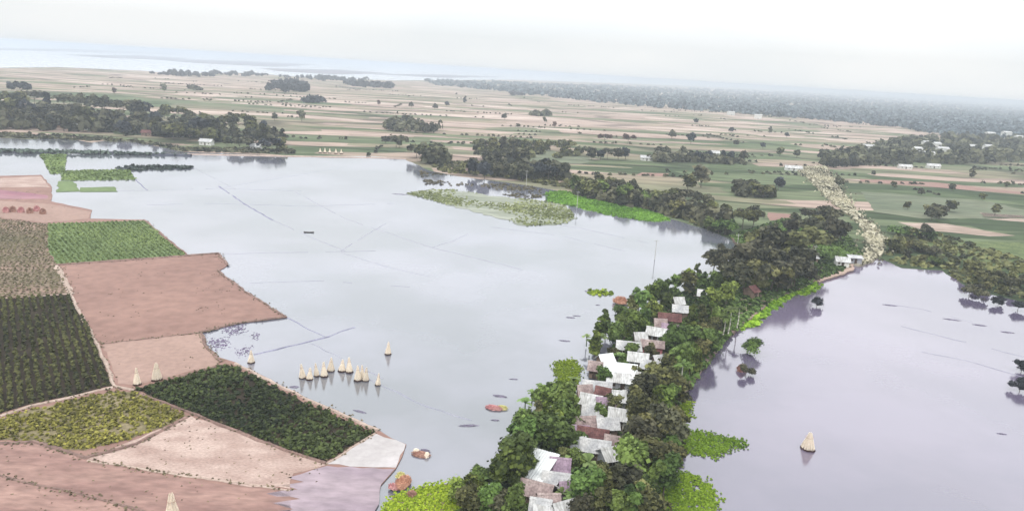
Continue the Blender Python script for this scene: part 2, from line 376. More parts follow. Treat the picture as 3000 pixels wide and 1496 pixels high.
def bund(px, w, h, mat, label, z=0.0, name='bund', gap=0.0, seed=0, step=2.5, jit=0.25, kind='structure'):
    """a low earth ridge with a trapezoid section along a line; gap = share of it drowned"""
    rr = random.Random(seed)
    pts = ring([P(x, y, z) for x, y in px], step, jit, seed, closed=False)
    V, Fc = [], []
    prev = None
    for i, p in enumerate(pts):
        a = pts[max(0, i - 1)]; b = pts[min(len(pts) - 1, i + 1)]
        d = (b - a); s = Vector((-d.y, d.x, 0)).normalized()
        if gap and rr.random() < gap: prev = None; continue
        ww = w * rr.uniform(0.7, 1.3); hh = h * rr.uniform(0.6, 1.2)
        k = len(V)
        V += [p - s * ww, p - s * ww * 0.45 + Vector((0, 0, hh)), p + s * ww * 0.45 + Vector((0, 0, hh)), p + s * ww]
        if prev is not None:
            for j in range(3): Fc.append((prev + j, k + j, k + j + 1, prev + j + 1))
        prev = k
    o = ob(name, mk_mesh(name, V, Fc, mat)); o['kind'] = kind
    tag(o, label, 'bund')
    return o
def in_poly(X, Y, poly):
    ins = np.zeros(len(X), bool); n = len(poly)
    for i in range(n):
        x0, y0 = poly[i]; x1, y1 = poly[(i + 1) % n]
        c = ((y0 > Y) != (y1 > Y)) & (X < (x1 - x0) * (Y - y0) / (y1 - y0 + 1e-12) + x0)
        ins ^= c
    return ins
def scatter_pts(px, dens, z=0.0, cap=60000):
    w = [(P(x, y, z).x, P(x, y, z).y) for x, y in px]
    xs, ys = [p[0] for p in w], [p[1] for p in w]
    n = int(min(cap, (max(xs) - min(xs)) * (max(ys) - min(ys)) * dens))
    X = NR.uniform(min(xs), max(xs), n); Y = NR.uniform(min(ys), max(ys), n)
    k = in_poly(X, Y, w); return X[k], Y[k]
def leaf_quads(C, Nn, size, asp=1.0):
    """one quad per point C with normal Nn and edge size"""
    n = len(C)
    Nn = Nn / (np.linalg.norm(Nn, axis=1, keepdims=True) + 1e-9)
    T = np.cross(Nn, NR.normal(size=(n, 3))); T /= (np.linalg.norm(T, axis=1, keepdims=True) + 1e-9)
    B = np.cross(Nn, T)
    s = np.asarray(size).reshape(-1, 1) * 0.5
    a, b = T * s * asp, B * s
    bend = Nn * s * 0.35
    V = np.stack([C - a - b - bend * NR.uniform(0, 1, (n, 1)), C + a - b, C + a + b - bend * NR.uniform(0, 1, (n, 1)), C - a + b], 1).reshape(-1, 3)
    Fc = np.arange(4 * n).reshape(n, 4)
    return V, Fc
def rand_dirs(n):
    d = NR.normal(size=(n, 3)); return d / np.linalg.norm(d, axis=1, keepdims=True)
def tufts(name, X, Y, z, h, w, k, mat, label, kind='stuff', cat='crop', hvar=0.35, upr=0.6):
    """many small leafy plants: k leaf quads each"""
    n = len(X)
    hs = h * (1 + NR.uniform(-hvar, hvar, n)); tn = NR.uniform(0, 1, n)
    # patchy growth
    ph = np.sin(X * 0.21 + 1.3) + np.sin(Y * 0.17 + X * 0.05) + np.sin(X * 0.07 - Y * 0.09)
    tn = np.clip(tn * 0.6 + (ph + 3) / 6 * 0.9 - 0.28, 0, 1); hs = hs * (0.75 + 0.5 * (ph + 3) / 6)
    C = np.stack([X, Y, np.full(n, z)], 1).repeat(k, 0)
    d = rand_dirs(n * k); d[:, 2] = np.abs(d[:, 2])
    hh = hs.repeat(k)
    C = C + d * np.stack([np.full(n * k, w), np.full(n * k, w), hh], 1) * NR.uniform(0.5, 1, (n * k, 1))
    Nn = d + NR.normal(size=(n * k, 3)) * 0.5 + np.array([0, 0, upr])
    V, Fc = leaf_quads(C, Nn, NR.uniform(0.7, 1.3, n * k) * w * 1.1)
    o = ob(name, mk_mesh(name, V, Fc, mat, tint=np.clip(tn.repeat(k) + NR.normal(0, 0.15, n * k), 0, 1))); o['kind'] = kind
    tag(o, label, cat)
    return o
def row_pts(px, dirpx, sp_row, sp_plant, z):
    w = [(P(x, y, z).x, P(x, y, z).y) for x, y in px]
    a, b = P(*dirpx[0], z), P(*dirpx[1], z)
    d = (b - a); d.z = 0; d.normalize(); s = Vector((-d.y, d.x, 0))
    us = [p[0] * d.x + p[1] * d.y for p in w]; vs = [p[0] * s.x + p[1] * s.y for p in w]
    U, Vv = np.meshgrid(np.arange(min(us), max(us), sp_plant), np.arange(min(vs), max(vs), sp_row))
    U = U.ravel() + NR.uniform(-.35, .35, U.size) * sp_plant; Vv = Vv.ravel() + NR.normal(0, 0.09, Vv.size) * sp_row
    X = U * d.x + Vv * s.x; Y = U * d.y + Vv * s.y
    k = in_poly(X, Y, w); return X[k], Y[k]

# ------------------------------------------------------------------ ground, waters, far river
S = 'structure'
EXT = 36000
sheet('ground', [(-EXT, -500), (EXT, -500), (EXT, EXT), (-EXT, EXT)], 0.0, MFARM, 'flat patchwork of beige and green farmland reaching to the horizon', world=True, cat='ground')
LAKE = [(-700, 388), (0, 404), (90, 408), (180, 402), (270, 418), (330, 408), (420, 420), (540, 446), (700, 450), (860, 456), (1080, 458), (1180, 463),
        (1215, 480), (1260, 500), (1330, 515), (1430, 528), (1560, 545), (1640, 560), (1760, 590), (1880, 620), (1960, 640), (2060, 668), (2140, 700), (2180, 740), (2150, 800),
        (2020, 850), (1905, 925), (1815, 1000), (1770, 1080), (1740, 1140), (1690, 1200), (1640, 1290), (1620, 1350), (1560, 1420),
        (1480, 1470), (1350, 1490), (1200, 1470), (1120, 1500), (1080, 1560), (900, 1900), (-1500, 1900), (-1500, 900)]
sheet('water', LAKE, 0.10, MW, 'pale lilac sheet of floodwater left of the tree-lined village strip', step=5, jit=0.8, cat='water')
RLAKE = [(2260, 880), (2310, 860), (2350, 845), (2400, 822), (2470, 805), (2500, 775), (2545, 750), (2600, 765), (2640, 785), (2760, 792), (2830, 838), (2900, 862), (3000, 885), (3500, 980),
         (4200, 1400), (4200, 2200), (1500, 2200), (1700, 1700), (1900, 1520), (1935, 1400), (1965, 1290), (1980, 1210), (2005, 1160), (2055, 1090), (2115, 1010), (2165, 960), (2215, 920)]
sheet('water', RLAKE, 0.10, MW2, 'open floodwater at the right holding one jute stack', step=5, jit=0.6, cat='water')
RIVER = [(-900, 186), (0, 199), (170, 197), (420, 208), (500, 215), (720, 214), (900, 227), (1150, 236), (1500, 234), (1900, 247), (2250, 262)]
far_y = 17000
rb = [P(x, y, 0.3) for x, y in RIVER]
rpts = [(p.x, p.y) for p in rb] + [(9000, far_y), (-26000, far_y)]
sheet('river', rpts, 0.3, MRIV, 'wide white river along the horizon at the upper left', world=True, cat='river')
for pl, lb in [([(180, 160), (420, 163), (560, 172), (480, 176), (300, 169)], 'thin lilac sandbar nearest the left edge of the river'),
               ([(420, 172), (700, 178), (930, 190), (800, 196), (560, 184)], 'long grey-green sandbar lying across the middle of the river'),
               ([(760, 200), (1000, 205), (1150, 216), (980, 218), (820, 209)], 'pale sandbar at the right end of the river'),
               ([(1080, 217), (1300, 219), (1480, 226), (1300, 228)], 'narrow sandbar above the hazy forest edge'),
               ([(-200, 141), (200, 144), (700, 161), (500, 160), (100, 149)], 'faint sandbar close under the far river shore')]:
    sheet('sandbar', pl, 0.6, RIVSAND, lb, step=60, jit=12, cat='sandbar')

# ------------------------------------------------------------------ raised land near the camera
NEAR = [(-900, 520), (0, 515), (120, 512), (150, 545), (152, 590), (270, 615), (262, 640), (425, 643), (548, 745), (640, 740), (668, 775), (640, 792), (655, 808), (838, 928),
        (700, 945), (588, 972), (600, 1010), (640, 1045), (690, 1060), (890, 1165), (1115, 1262), (1190, 1300), (1160, 1370), (1115, 1420), (1090, 1560), (900, 1900), (-1500, 1900), (-1500, 900)]
sheet('land', NEAR, 0.30, TAN, 'tan farm soil under the left-hand fields', step=3, jit=0.35, skirt=0.5, cat='land')
FA = [(-500, 895), (0, 875), (205, 862), (280, 1000), (332, 1126), (200, 1160), (90, 1182), (0, 1210), (-500, 1300)]
FB = [(-300, 1262), (0, 1228), (90, 1198), (330, 1145), (395, 1148), (480, 1185), (545, 1215), (500, 1240), (380, 1285), (250, 1318), (190, 1316), (100, 1290), (0, 1288), (-300, 1300)]
FC = [(398, 1142), (500, 1113), (655, 1070), (685, 1074), (880, 1172), (1095, 1266), (955, 1352), (880, 1330), (720, 1268), (545, 1198)]
FD2 = [(300, 1008), (590, 975), (600, 1010), (640, 1050), (640, 1066), (400, 1128), (345, 1122)]
FE = [(140, 655), (420, 646), (543, 746), (165, 772), (142, 735)]
FF = [(-500, 640), (0, 640), (138, 655), (140, 735), (165, 778), (205, 858), (0, 870), (-500, 890)]
FG = [(-500, 588), (0, 588), (150, 598), (268, 620), (258, 640), (140, 652), (0, 637), (-500, 637)]
FI = [(560, 1218), (955, 1360), (860, 1385), (850, 1430), (700, 1420), (400, 1372), (255, 1345), (380, 1292), (500, 1245)]
FJ = [(-500, 1305), (100, 1297), (190, 1322), (255, 1348), (400, 1376), (700, 1424), (850, 1434), (850, 1900), (-800, 1900)]
FK = [(1100, 1268), (1188, 1300), (1160, 1368), (1060, 1366), (958, 1358)]
FL = [(958, 1363), (1060, 1370), (1156, 1372), (1116, 1418), (1092, 1560), (900, 1880), (800, 1880), (850, 1520), (770, 1505), (860, 1490), (800, 1472), (880, 1460), (780, 1444), (872, 1432), (810, 1420), (890, 1410), (840, 1398), (880, 1388)]
FM = [(-500, 556), (0, 556), (60, 562), (140, 572), (140, 582), (-500, 586)]
FN = [(-500, 522), (0, 522), (118, 516), (146, 548), (-500, 552)]
def field(px, mat, lb, z): return sheet('field', px, z, mat, lb, step=1.6, jit=0.3, cat='field')
field(FA, DKSOIL, 'dark soil under the tall dark crop at the left edge', 0.33)
field(FB, OLIVES, 'olive soil under the yellow-flowering crop', 0.33)
field(FC, DKSOIL, 'dark soil under the diamond-shaped green crop', 0.33)
field(FD2, TAN2, 'pale bare soil strip with two jute stacks on it', 0.33)
field(FE, GREENF, 'light green parcel by the flood edge', 0.33)
field(FF, BROWNG, 'brownish sparse crop parcel at the left edge', 0.33)
field(FG, TAN2, 'pale tan parcel with brown sheaves on it', 0.33)
field(FI, STUB, 'pale pink stubble parcel below the dark diamond', 0.33)
field(FJ, PINKS, 'pink ploughed soil along the bottom left', 0.33)
field(FK, SAND, 'white silt corner right of the dark diamond', 0.33)
field(FL, LILAC, 'lilac wet mud at the bottom centre', 0.33)
field(FM, MAROON, 'dark red wet mud strip at the left edge', 0.33)
field(FN, STUB, 'pale stubble strip above the red mud', 0.33)
BD = [([(205, 862), (280, 1000), (335, 1130), (395, 1143)], .35, .18, BUNDP, 'pale bund between the dark crop and the bare field', .32),
      ([(165, 778), (185, 815), (210, 862)], .7, .2, BUNDP, 'broad pale bund above the dark crop corner', .32),
      ([(0, 874), (205, 860)], .3, .15, BUNDP, 'pale bund along the top of the dark crop', .32),
      ([(160, 777), (545, 750), (640, 742), (668, 778)], .4, .3, BUNDM, 'brown bund between light green parcel and bare field', .3),
      ([(300, 1006), (580, 974), (640, 962)], .22, .12, BUNDM, 'thin bund across the bare tan field', .32),
      ([(640, 792), (655, 808), (740, 868), (838, 928), (700, 945), (588, 972), (600, 1010), (648, 1060)], .4, .22, BUNDM, 'reddish bund along the flood edge of the bare field', .28),
      ([(395, 1143), (500, 1112), (655, 1068)], .35, .2, BUNDM, 'brown bund on the upper left of the diamond crop', .32),
      ([(395, 1146), (545, 1203), (720, 1272), (880, 1333), (955, 1356)], .35, .25, BUNDM, 'brown bund on the lower left of the diamond crop', .32),
      ([(690, 1066), (890, 1166), (1110, 1262)], .55, .3, BUNDP, 'pale wet bund on the flood side of the diamond crop', .2),
      ([(0, 1218), (90, 1189), (330, 1134)], .35, .2, BUNDP, 'pale path below the dark crop', .32),
      ([(-200, 1305), (100, 1294), (250, 1340), (400, 1300), (545, 1222)], .4, .25, BUNDM, 'dark furrow edge below the yellow crop', .3),
      ([(0, 1392), (100, 1418), (240, 1448), (400, 1490), (480, 1520)], .25, .14, BUNDM, 'thin red furrow across the bottom left soil', .32),
      ([(255, 1348), (500, 1385), (850, 1436)], .2, .1, BUNDP, 'pale edge between stubble and pink soil', .32),
      ([(420, 644), (548, 746)], .35, .25, BUNDM, 'bund on the flood side of the light green parcel', .28),
      ([(955, 1358), (1100, 1268)], .25, .15, BUNDP, 'pale edge between diamond crop and white silt', .31)]
for i, (px, w, h, m, lb, z) in enumerate(BD): bund(px, w, h, m, lb, z, name='field_bund', seed=i)
# drowned bunds in the floods
DB = [([(745, 1038), (905, 1000), (965, 985)], .28, .12, BUNDW, 0, 'dark bund standing clear of the water beside the single stack'),
      ([(965, 985), (1000, 970), (1040, 958)], .2, .08, BUNDW, .3, 'broken end of the dark bund in the left flood'),
      ([(910, 1005), (1000, 1048), (1120, 1108)], .14, .05, BUNDF, .15, 'faint drowned bund behind the row of jute stacks'),
      ([(838, 928), (905, 965), (950, 985)], .18, .06, BUNDW, .1, 'drowned bund running on from the tan field corner'),
      ([(640, 545), (720, 600), (800, 645)], .35, .1, BUNDW, .1, 'drowned bund slanting across the upper left flood'),
      ([(800, 645), (900, 690), (1010, 735)], .2, .05, BUNDF, .2, 'faint continuation of the slanting drowned bund'),
      ([(395, 525), (432, 558)], .3, .15, BUNDW, .1, 'short dotted bund below the green plot'),
      ([(150, 560), (430, 558), (640, 552), (900, 560)], .25, .05, BUNDF, .15, 'level drowned bund right of the red mud'),
      ([(1265, 725), (1400, 757), (1530, 790)], .22, .06, BUNDF, .05, 'faint bund in the middle of the left flood'),
      ([(1265, 725), (1330, 705), (1370, 685)], .2, .05, BUNDF, .05, 'short faint bund meeting the middle one'),
      ([(540, 748), (800, 740), (1100, 735)], .2, .05, BUNDF, .2, 'level faint bund right of the light green parcel'),
      ([(1000, 740), (1130, 780), (1300, 820)], .2, .05, BUNDF, .25, 'faint slanting ridge in mid flood'),
      ([(560, 488), (700, 560)], .2, .05, BUNDF, .3, 'faint ridge in the far left flood'),
      ([(1080, 1110), (1250, 1190), (1380, 1230)], .18, .05, BUNDF, .2, 'faint ridge right of the jute stacks'),
      ([(430, 600), (620, 596), (900, 604), (1150, 596)], .22, .05, BUNDF, .25, 'long level ridge across the upper left flood'),
      ([(640, 552), (830, 520), (1010, 490)], .25, .05, BUNDF, .2, 'faint ridge rising towards the drowned paddy'),
      ([(860, 560), (1010, 640), (1265, 725)], .22, .05, BUNDF, .25, 'faint slanting ridge left of the middle bund'),
      ([(700, 830), (950, 822), (1200, 840)], .16, .05, BUNDF, .35, 'level faint ridge right of the bare tan field'),
      ([(1000, 735), (1070, 690), (1130, 655)], .2, .05, BUNDF, .25, 'short faint ridge in the upper middle flood'),
      ([(1440, 665), (1640, 690), (1830, 735)], .2, .05, BUNDF, .3, 'ridge below the tip of the drowned paddy'),
      ([(1500, 640), (1700, 668), (1900, 712)], .2, .05, BUNDF, .4, 'dotted ridge before the bright hyacinth'),
      ([(2640, 955), (2760, 985), (2980, 1040), (3100, 1065)], .2, .06, BUNDF, .25, 'long drowned ridge in the right flood'),
      ([(2560, 885), (2700, 905), (2850, 945)], .15, .05, BUNDF, .45, 'upper broken ridge in the right flood'),
      ([(2700, 1030), (2830, 1055), (3000, 1105)], .18, .06, BUNDF, .3, 'lower broken ridge in the right flood')]
for i, (px, w, h, m, g, lb) in enumerate(DB): bund(px, w, h, m, lb, 0.1, name='drowned_bund', gap=g * .3, seed=50 + i)
bund([(-300, 438), (0, 443), (200, 446), (330, 450), (560, 457)], 2.2, 1.0, BUNDD, 'long dark embankment across the water at the far left', 0.1, name='embankment', step=6, jit=.4)
bund([(540, 452), (850, 458), (1080, 462), (1190, 466)], 1.2, .5, BUNDP, 'pale low bank along the far shore of the left flood', 0.1, name='embankment', step=6, jit=.5)
# green plots in the far left of the flood
HP = [([(118, 452), (196, 452), (186, 505), (150, 510)], 'square green plot in the flood under the embankment'),
      ([(180, 500), (378, 497), (396, 526), (182, 528)], 'long green plot in the flood at the left'),
      ([(172, 530), (215, 530), (235, 560), (165, 562)], 'small pale green plot below the long one'),
      ([(235, 549), (335, 547), (345, 561), (235, 562)], 'grey-green sliver of land below the long plot')]
for px, lb in HP: sheet('field', px, 0.22, GREENF, lb, step=4, jit=.6, skirt=.3, cat='field')
sheet('field', [(1190, 567), (1260, 555), (1330, 556), (1420, 570), (1520, 582), (1600, 590), (1660, 602), (1690, 640), (1660, 655), (1545, 662), (1440, 632), (1330, 604)], 0.16, PADDY,
      'drowned pale green paddy in front of the lakeside trees', step=3, jit=2.2, cat='field')
# strip of higher ground that carries the village
STRIP_L = [(1085, 1600), (1112, 1500), (1150, 1455), (1235, 1425), (1340, 1412), (1470, 1425), (1555, 1405), (1620, 1345), (1640, 1285), (1690, 1195), (1740, 1135), (1765, 1075), (1808, 998), (1900, 922), (2015, 848), (2120, 795), (2180, 735), (2140, 690)]
STRIP_R = [(2300, 640), (2480, 690), (2530, 745), (2490, 775), (2460, 800), (2400, 818), (2350, 842), (2310, 858), (2255, 882), (2210, 922), (2160, 962), (2108, 1012), (2050, 1092), (2000, 1162), (1975, 1212), (1960, 1292), (1930, 1402), (1895, 1522), (1850, 1640), (1300, 1700)]
sheet('land', STRIP_L + STRIP_R, 0.75, YARD, 'raised strip of earth carrying the village between two floods', step=3, jit=.5, skirt=.9, cat='land')
sheet('field', [(2362, 812), (2400, 790), (2500, 772), (2500, 790), (2455, 806), (2400, 824)], 0.80, BANK, 'pinkish earth bank beside the white shed', step=2, jit=.4, skirt=.5, cat='bank')
# dirt track climbing to the far village
TRK = [(2330, 488), (2420, 486), (2440, 520), (2470, 560), (2500, 610), (2550, 650), (2590, 690), (2590, 730), (2560, 762), (2520, 775), (2490, 770), (2530, 740), (2545, 700), (2520, 650), (2450, 600), (2410, 560), (2380, 530)]
sheet('dirt_track', TRK, 0.85, ROADM, 'pale scrubby dirt track running up to the right-hand village', step=5, jit=1.4, skirt=.85, cat='track')
# distinct parcels of the plain behind
FP = [([(2630, 650), (2770, 655), (2975, 690), (2900, 692), (2700, 672)], STRIPF, 'pale pink strip field at the right above the shrubs'),
      ([(2870, 622), (3100, 640), (3100, 658), (2880, 640)], STRIPF, 'pink strip field at the right edge'),
      ([(2250, 622), (2330, 628), (2330, 646), (2255, 645)], TAN, 'small pink parcel beside the dirt track'),
      ([(1880, 505), (1960, 508), (1945, 516), (1860, 513)], TAN, 'reddish strip behind the lakeside tree line'),
      ([(2520, 524), (2740, 534), (3000, 563), (3000, 570), (2700, 545), (2520, 532)], TAN, 'pale stubble strip right of the dirt track'),
      ([(1560, 430), (1760, 470), (1700, 480), (1500, 470)], DULLG, 'green meadow behind the lakeside trees'),
      ([(2520, 560), (2900, 590), (3100, 640), (2700, 640), (2560, 620)], DULLG, 'wide green field right of the dirt track'),
      ([(2640, 700), (3000, 710), (3100, 800), (2900, 790), (2740, 740)], GRASSY, 'dark grass behind the right shore shrubs')]
for px, m, lb in FP: sheet('field', px, 0.06, m, lb, step=8, jit=1, cat='field')

# ------------------------------------------------------------------ growing crops (uncountable)
X, Y = row_pts(FA, ((120, 880), (180, 1165)), 1.45, 0.5, .33)
q = np.sin(X * .31 + Y * .12) + np.sin(Y * .23 - X * .1 + 2) + NR.normal(0, .9, len(X)); X, Y = X[q > -1.9], Y[q > -1.9]
tufts('crop', X, Y, .33, .85, .36, 8, LF_CR1, 'tall dark crop in rows at the left edge')
X, Y = scatter_pts(FC, 2.9, .33)
q = np.sin(X * .4 + Y * .2) + np.sin(Y * .33 - X * .15 + 2) + NR.normal(0, .9, len(X)); X, Y = X[q > -1.9], Y[q > -1.9]
tufts('crop', X, Y, .33, .75, .38, 7, LF_CR2, 'dense deep green crop in the diamond field')
X, Y = scatter_pts(FB, 4.0, .33)
q = np.sin(X * .45 + Y * .3) + np.sin(Y * .5 - X * .2 + 2) + NR.normal(0, .8, len(X)); X, Y = X[q > -1.3], Y[q > -1.3]
tufts('crop', X, Y, .33, .5, .30, 6, LF_CR3, 'yellow-green flowering crop at the lower left')
X, Y = row_pts(FE, ((150, 660), (250, 770)), 1.3, 0.7, .33)
tufts('crop', X, Y, .33, .4, .42, 5, LF_CR4, 'light green young crop by the flood edge')
X, Y = row_pts(FF, ((0, 700), (140, 715)), 1.5, 1.0, .33)
tufts('crop', X, Y, .33, .35, .38, 4, LF_CR5, 'thin brownish crop at the left edge')
for i, (px, lb) in enumerate(HP[:2]):
    X, Y = scatter_pts(px, 0.6, .22)
    tufts('grass', X, Y, .22, .4, .7, 4, LF_CR4, ['short grass on the square flood plot', 'short grass on the long flood plot'][i], cat='grass')
wx, wy = [], []
for px, w, h, m, lb, z in BD:
    for p in ring([P(x, y, z) for x, y in px], .22, 0, 3, closed=False):
        if rnd.random() < .55: wx.append(p.x + rnd.gauss(0, w * .8 + .15)); wy.append(p.y + rnd.gauss(0, w * .8 + .15))
tufts('weeds', np.array(wx), np.array(wy), .34, .22, .2, 4, LF_WD, 'straggling weeds along the edges of the left-hand fields', cat='weeds', hvar=.6)
wx, wy = scatter_pts([(0, 1300), (560, 1225), (950, 1362), (850, 1430), (0, 1600), (-200, 1500)], .12, .33)
tufts('weeds', wx, wy, .33, .06, .16, 3, LF_WD, 'stray stubble tufts on the bottom left soil', cat='weeds', hvar=.6)
wx, wy = scatter_pts(NEAR, .16, .33); q = np.sin(wx * .3 + wy * .1) + np.sin(wy * .37 - wx * .13) + NR.normal(0, .5, len(wx)); wx, wy = wx[q > 1.1], wy[q > 1.1]
tufts('weeds', wx, wy, .33, .06, .16, 3, LF_WD, 'stray tufts over the left-hand soil', cat='weeds', hvar=.6)
HY = [([(1985, 1262), (2050, 1262), (2110, 1275), (2180, 1290), (2185, 1306), (2130, 1318), (2090, 1340), (2010, 1325), (1970, 1330)], 'tongue of bright hyacinth reaching into the right flood'),
      ([(1930, 1392), (2000, 1378), (2060, 1405), (2100, 1450), (2090, 1500), (2040, 1560), (1900, 1600)], 'bright hyacinth mat at the bottom right of the strip'),
      ([(1985, 1165), (2020, 1175), (2022, 1225), (1985, 1235)], 'small hyacinth patch on the right shore'),
      ([(2190, 905), (2230, 862), (2330, 825), (2400, 828), (2385, 850), (2310, 868), (2240, 920), (2205, 965), (2165, 960)], 'yellow-green hyacinth fringe below the big dark trees'),
      ([(1600, 566), (1650, 560), (1760, 582), (1900, 615), (1965, 645), (1900, 648), (1780, 628), (1690, 606), (1610, 590)], 'bright green hyacinth meadow before the lakeside trees'),
      ([(1115, 1500), (1155, 1450), (1240, 1422), (1340, 1412), (1420, 1420), (1350, 1500), (1250, 1560), (1095, 1600)], 'bright hyacinth and grass at the bottom centre shore'),
      ([(1620, 1065), (1680, 1052), (1700, 1075), (1690, 1125), (1640, 1120)], 'bright hyacinth in the bay left of the huts'),
      ([(1735, 850), (1785, 852), (1780, 862), (1740, 860)], 'small floating green patch off the left shore')]
for i, (px, lb) in enumerate(HY):
    z = .12 if i != 5 else .80
    dd = depth(*px[0])
    s = 0.19 if dd < 200 else 0.7
    X, Y = scatter_pts(px, 26.0 if dd < 200 else 2.6, z)
    sg = .5 if dd < 200 else 1.0
    X = X + NR.normal(0, sg, len(X)); Y = Y + NR.normal(0, sg, len(Y))
    q = np.sin(X * 1.7 / (1 if dd < 200 else 4) + i) * np.sin(Y * 1.3 / (1 if dd < 200 else 4) + .6 * i) + NR.normal(0, .5, len(X))
    X, Y = X[q > -.75], Y[q > -.75]
    tufts('water_hyacinth', X, Y, z, .25 if dd < 200 else .5, s, 5, LF_HYG if i == 4 else LF_HY, lb, cat='hyacinth', upr=1.0)
X, Y = scatter_pts([(1190, 567), (1260, 555), (1330, 556), (1420, 570), (1520, 582), (1600, 590), (1660, 602), (1690, 640), (1660, 655), (1545, 662), (1440, 632), (1330, 604)], 1.1, .1)
q = np.sin(X * .11) + np.sin(Y * .16 + X * .05) + NR.normal(0, .6, len(X))
tufts('grass', X[q > .1], Y[q > .1], .16, .35, .6, 3, LF_PAD, 'broken green growth standing in the drowned paddy', cat='grass')
X, Y = scatter_pts([(1330, 515), (1430, 528), (1560, 548), (1620, 570), (1560, 585), (1400, 560), (1250, 545), (1225, 500)], .35, .1)
q = np.sin(X * .09 + 1) + np.sin(Y * .2) + NR.normal(0, .6, len(X))
tufts('grass', X[q > .5], Y[q > .5], .1, .4, .8, 4, LF_CR5, 'olive weed patches between drowned paddy and lakeside wood', cat='grass')
X, Y = scatter_pts([(600, 972), (700, 948), (770, 942), (760, 985), (735, 1040), (690, 1058), (650, 1046), (605, 1010)], 9, .1)
q = np.sin(X * .9) + np.sin(Y * .7 + X * .3) + NR.normal(0, .6, len(X)) - (X - X.min()) / (np.ptp(X) + 1e-6) * 1.6
tufts('mud_clods', X[q > -.2], Y[q > -.2], .1, .06, .17, 3, LF_MUD, 'purple clods showing in the half-flooded plot corner', cat='mud')
X, Y = scatter_pts([(340, 492), (400, 485), (560, 487), (565, 495), (420, 501), (350, 500)], .25, .1)
tufts('reeds', X, Y, .1, 1.0, 1.2, 5, LF_RE, 'dark reed bed right of the green flood plots', cat='reeds')
X, Y = scatter_pts([(-200, 436), (0, 440), (330, 447), (560, 455), (330, 453), (0, 447), (-200, 444)], .35, .6)
tufts('reeds', X, Y, 1.0, 1.0, 1.0, 4, LF_RE, 'dark weeds growing on the long embankment', cat='reeds')
X, Y = scatter_pts(TRK, 0.42, .85)
X = X + NR.normal(0, 2.5, len(X)); Y = Y + NR.normal(0, 2.5, len(Y))
tufts('dry_scrub', X, Y, .7, 1.0, .5, 8, LF_DRY, 'pale straw-coloured scrub all over the dirt track', cat='scrub')
X, Y = scatter_pts(STRIP_L + STRIP_R, 1.3, .75)
q = in_poly(X, Y, [(P(x, y, .75).x, P(x, y, .75).y) for x, y in HY[5][0]]); X, Y = X[~q], Y[~q]
tufts('undergrowth', X, Y, .75, .8, .65, 6, LF_GR, 'low weeds and bushes on the village strip', cat='undergrowth')
X, Y = scatter_pts([(2600, 770), (2620, 680), (2760, 690), (3000, 760), (3100, 860), (3000, 880), (2830, 835), (2760, 790)], .10, .0)
tufts('undergrowth', X, Y, .05, 1.3, 1.3, 7, LF_OL, 'olive scrub along the right shore', cat='undergrowth')
X, Y = scatter_pts([(1230, 470), (1400, 480), (1700, 520), (1960, 590), (2140, 660), (2130, 690), (1950, 632), (1700, 560), (1500, 525), (1300, 505)], .10, .0)
tufts('undergrowth', X, Y, .05, 1.5, 1.5, 7, LF_OL, 'low growth under the lakeside tree line', cat='undergrowth')
X, Y = scatter_pts([(-200, 395), (0, 392), (200, 398), (400, 415), (560, 435), (860, 440), (860, 452), (700, 448), (540, 444), (400, 418), (0, 402)], .12, .0)
tufts('undergrowth', X, Y, .05, 1.5, 1.7, 6, LF_DK, 'scrub along the foot of the left grove', cat='undergrowth')

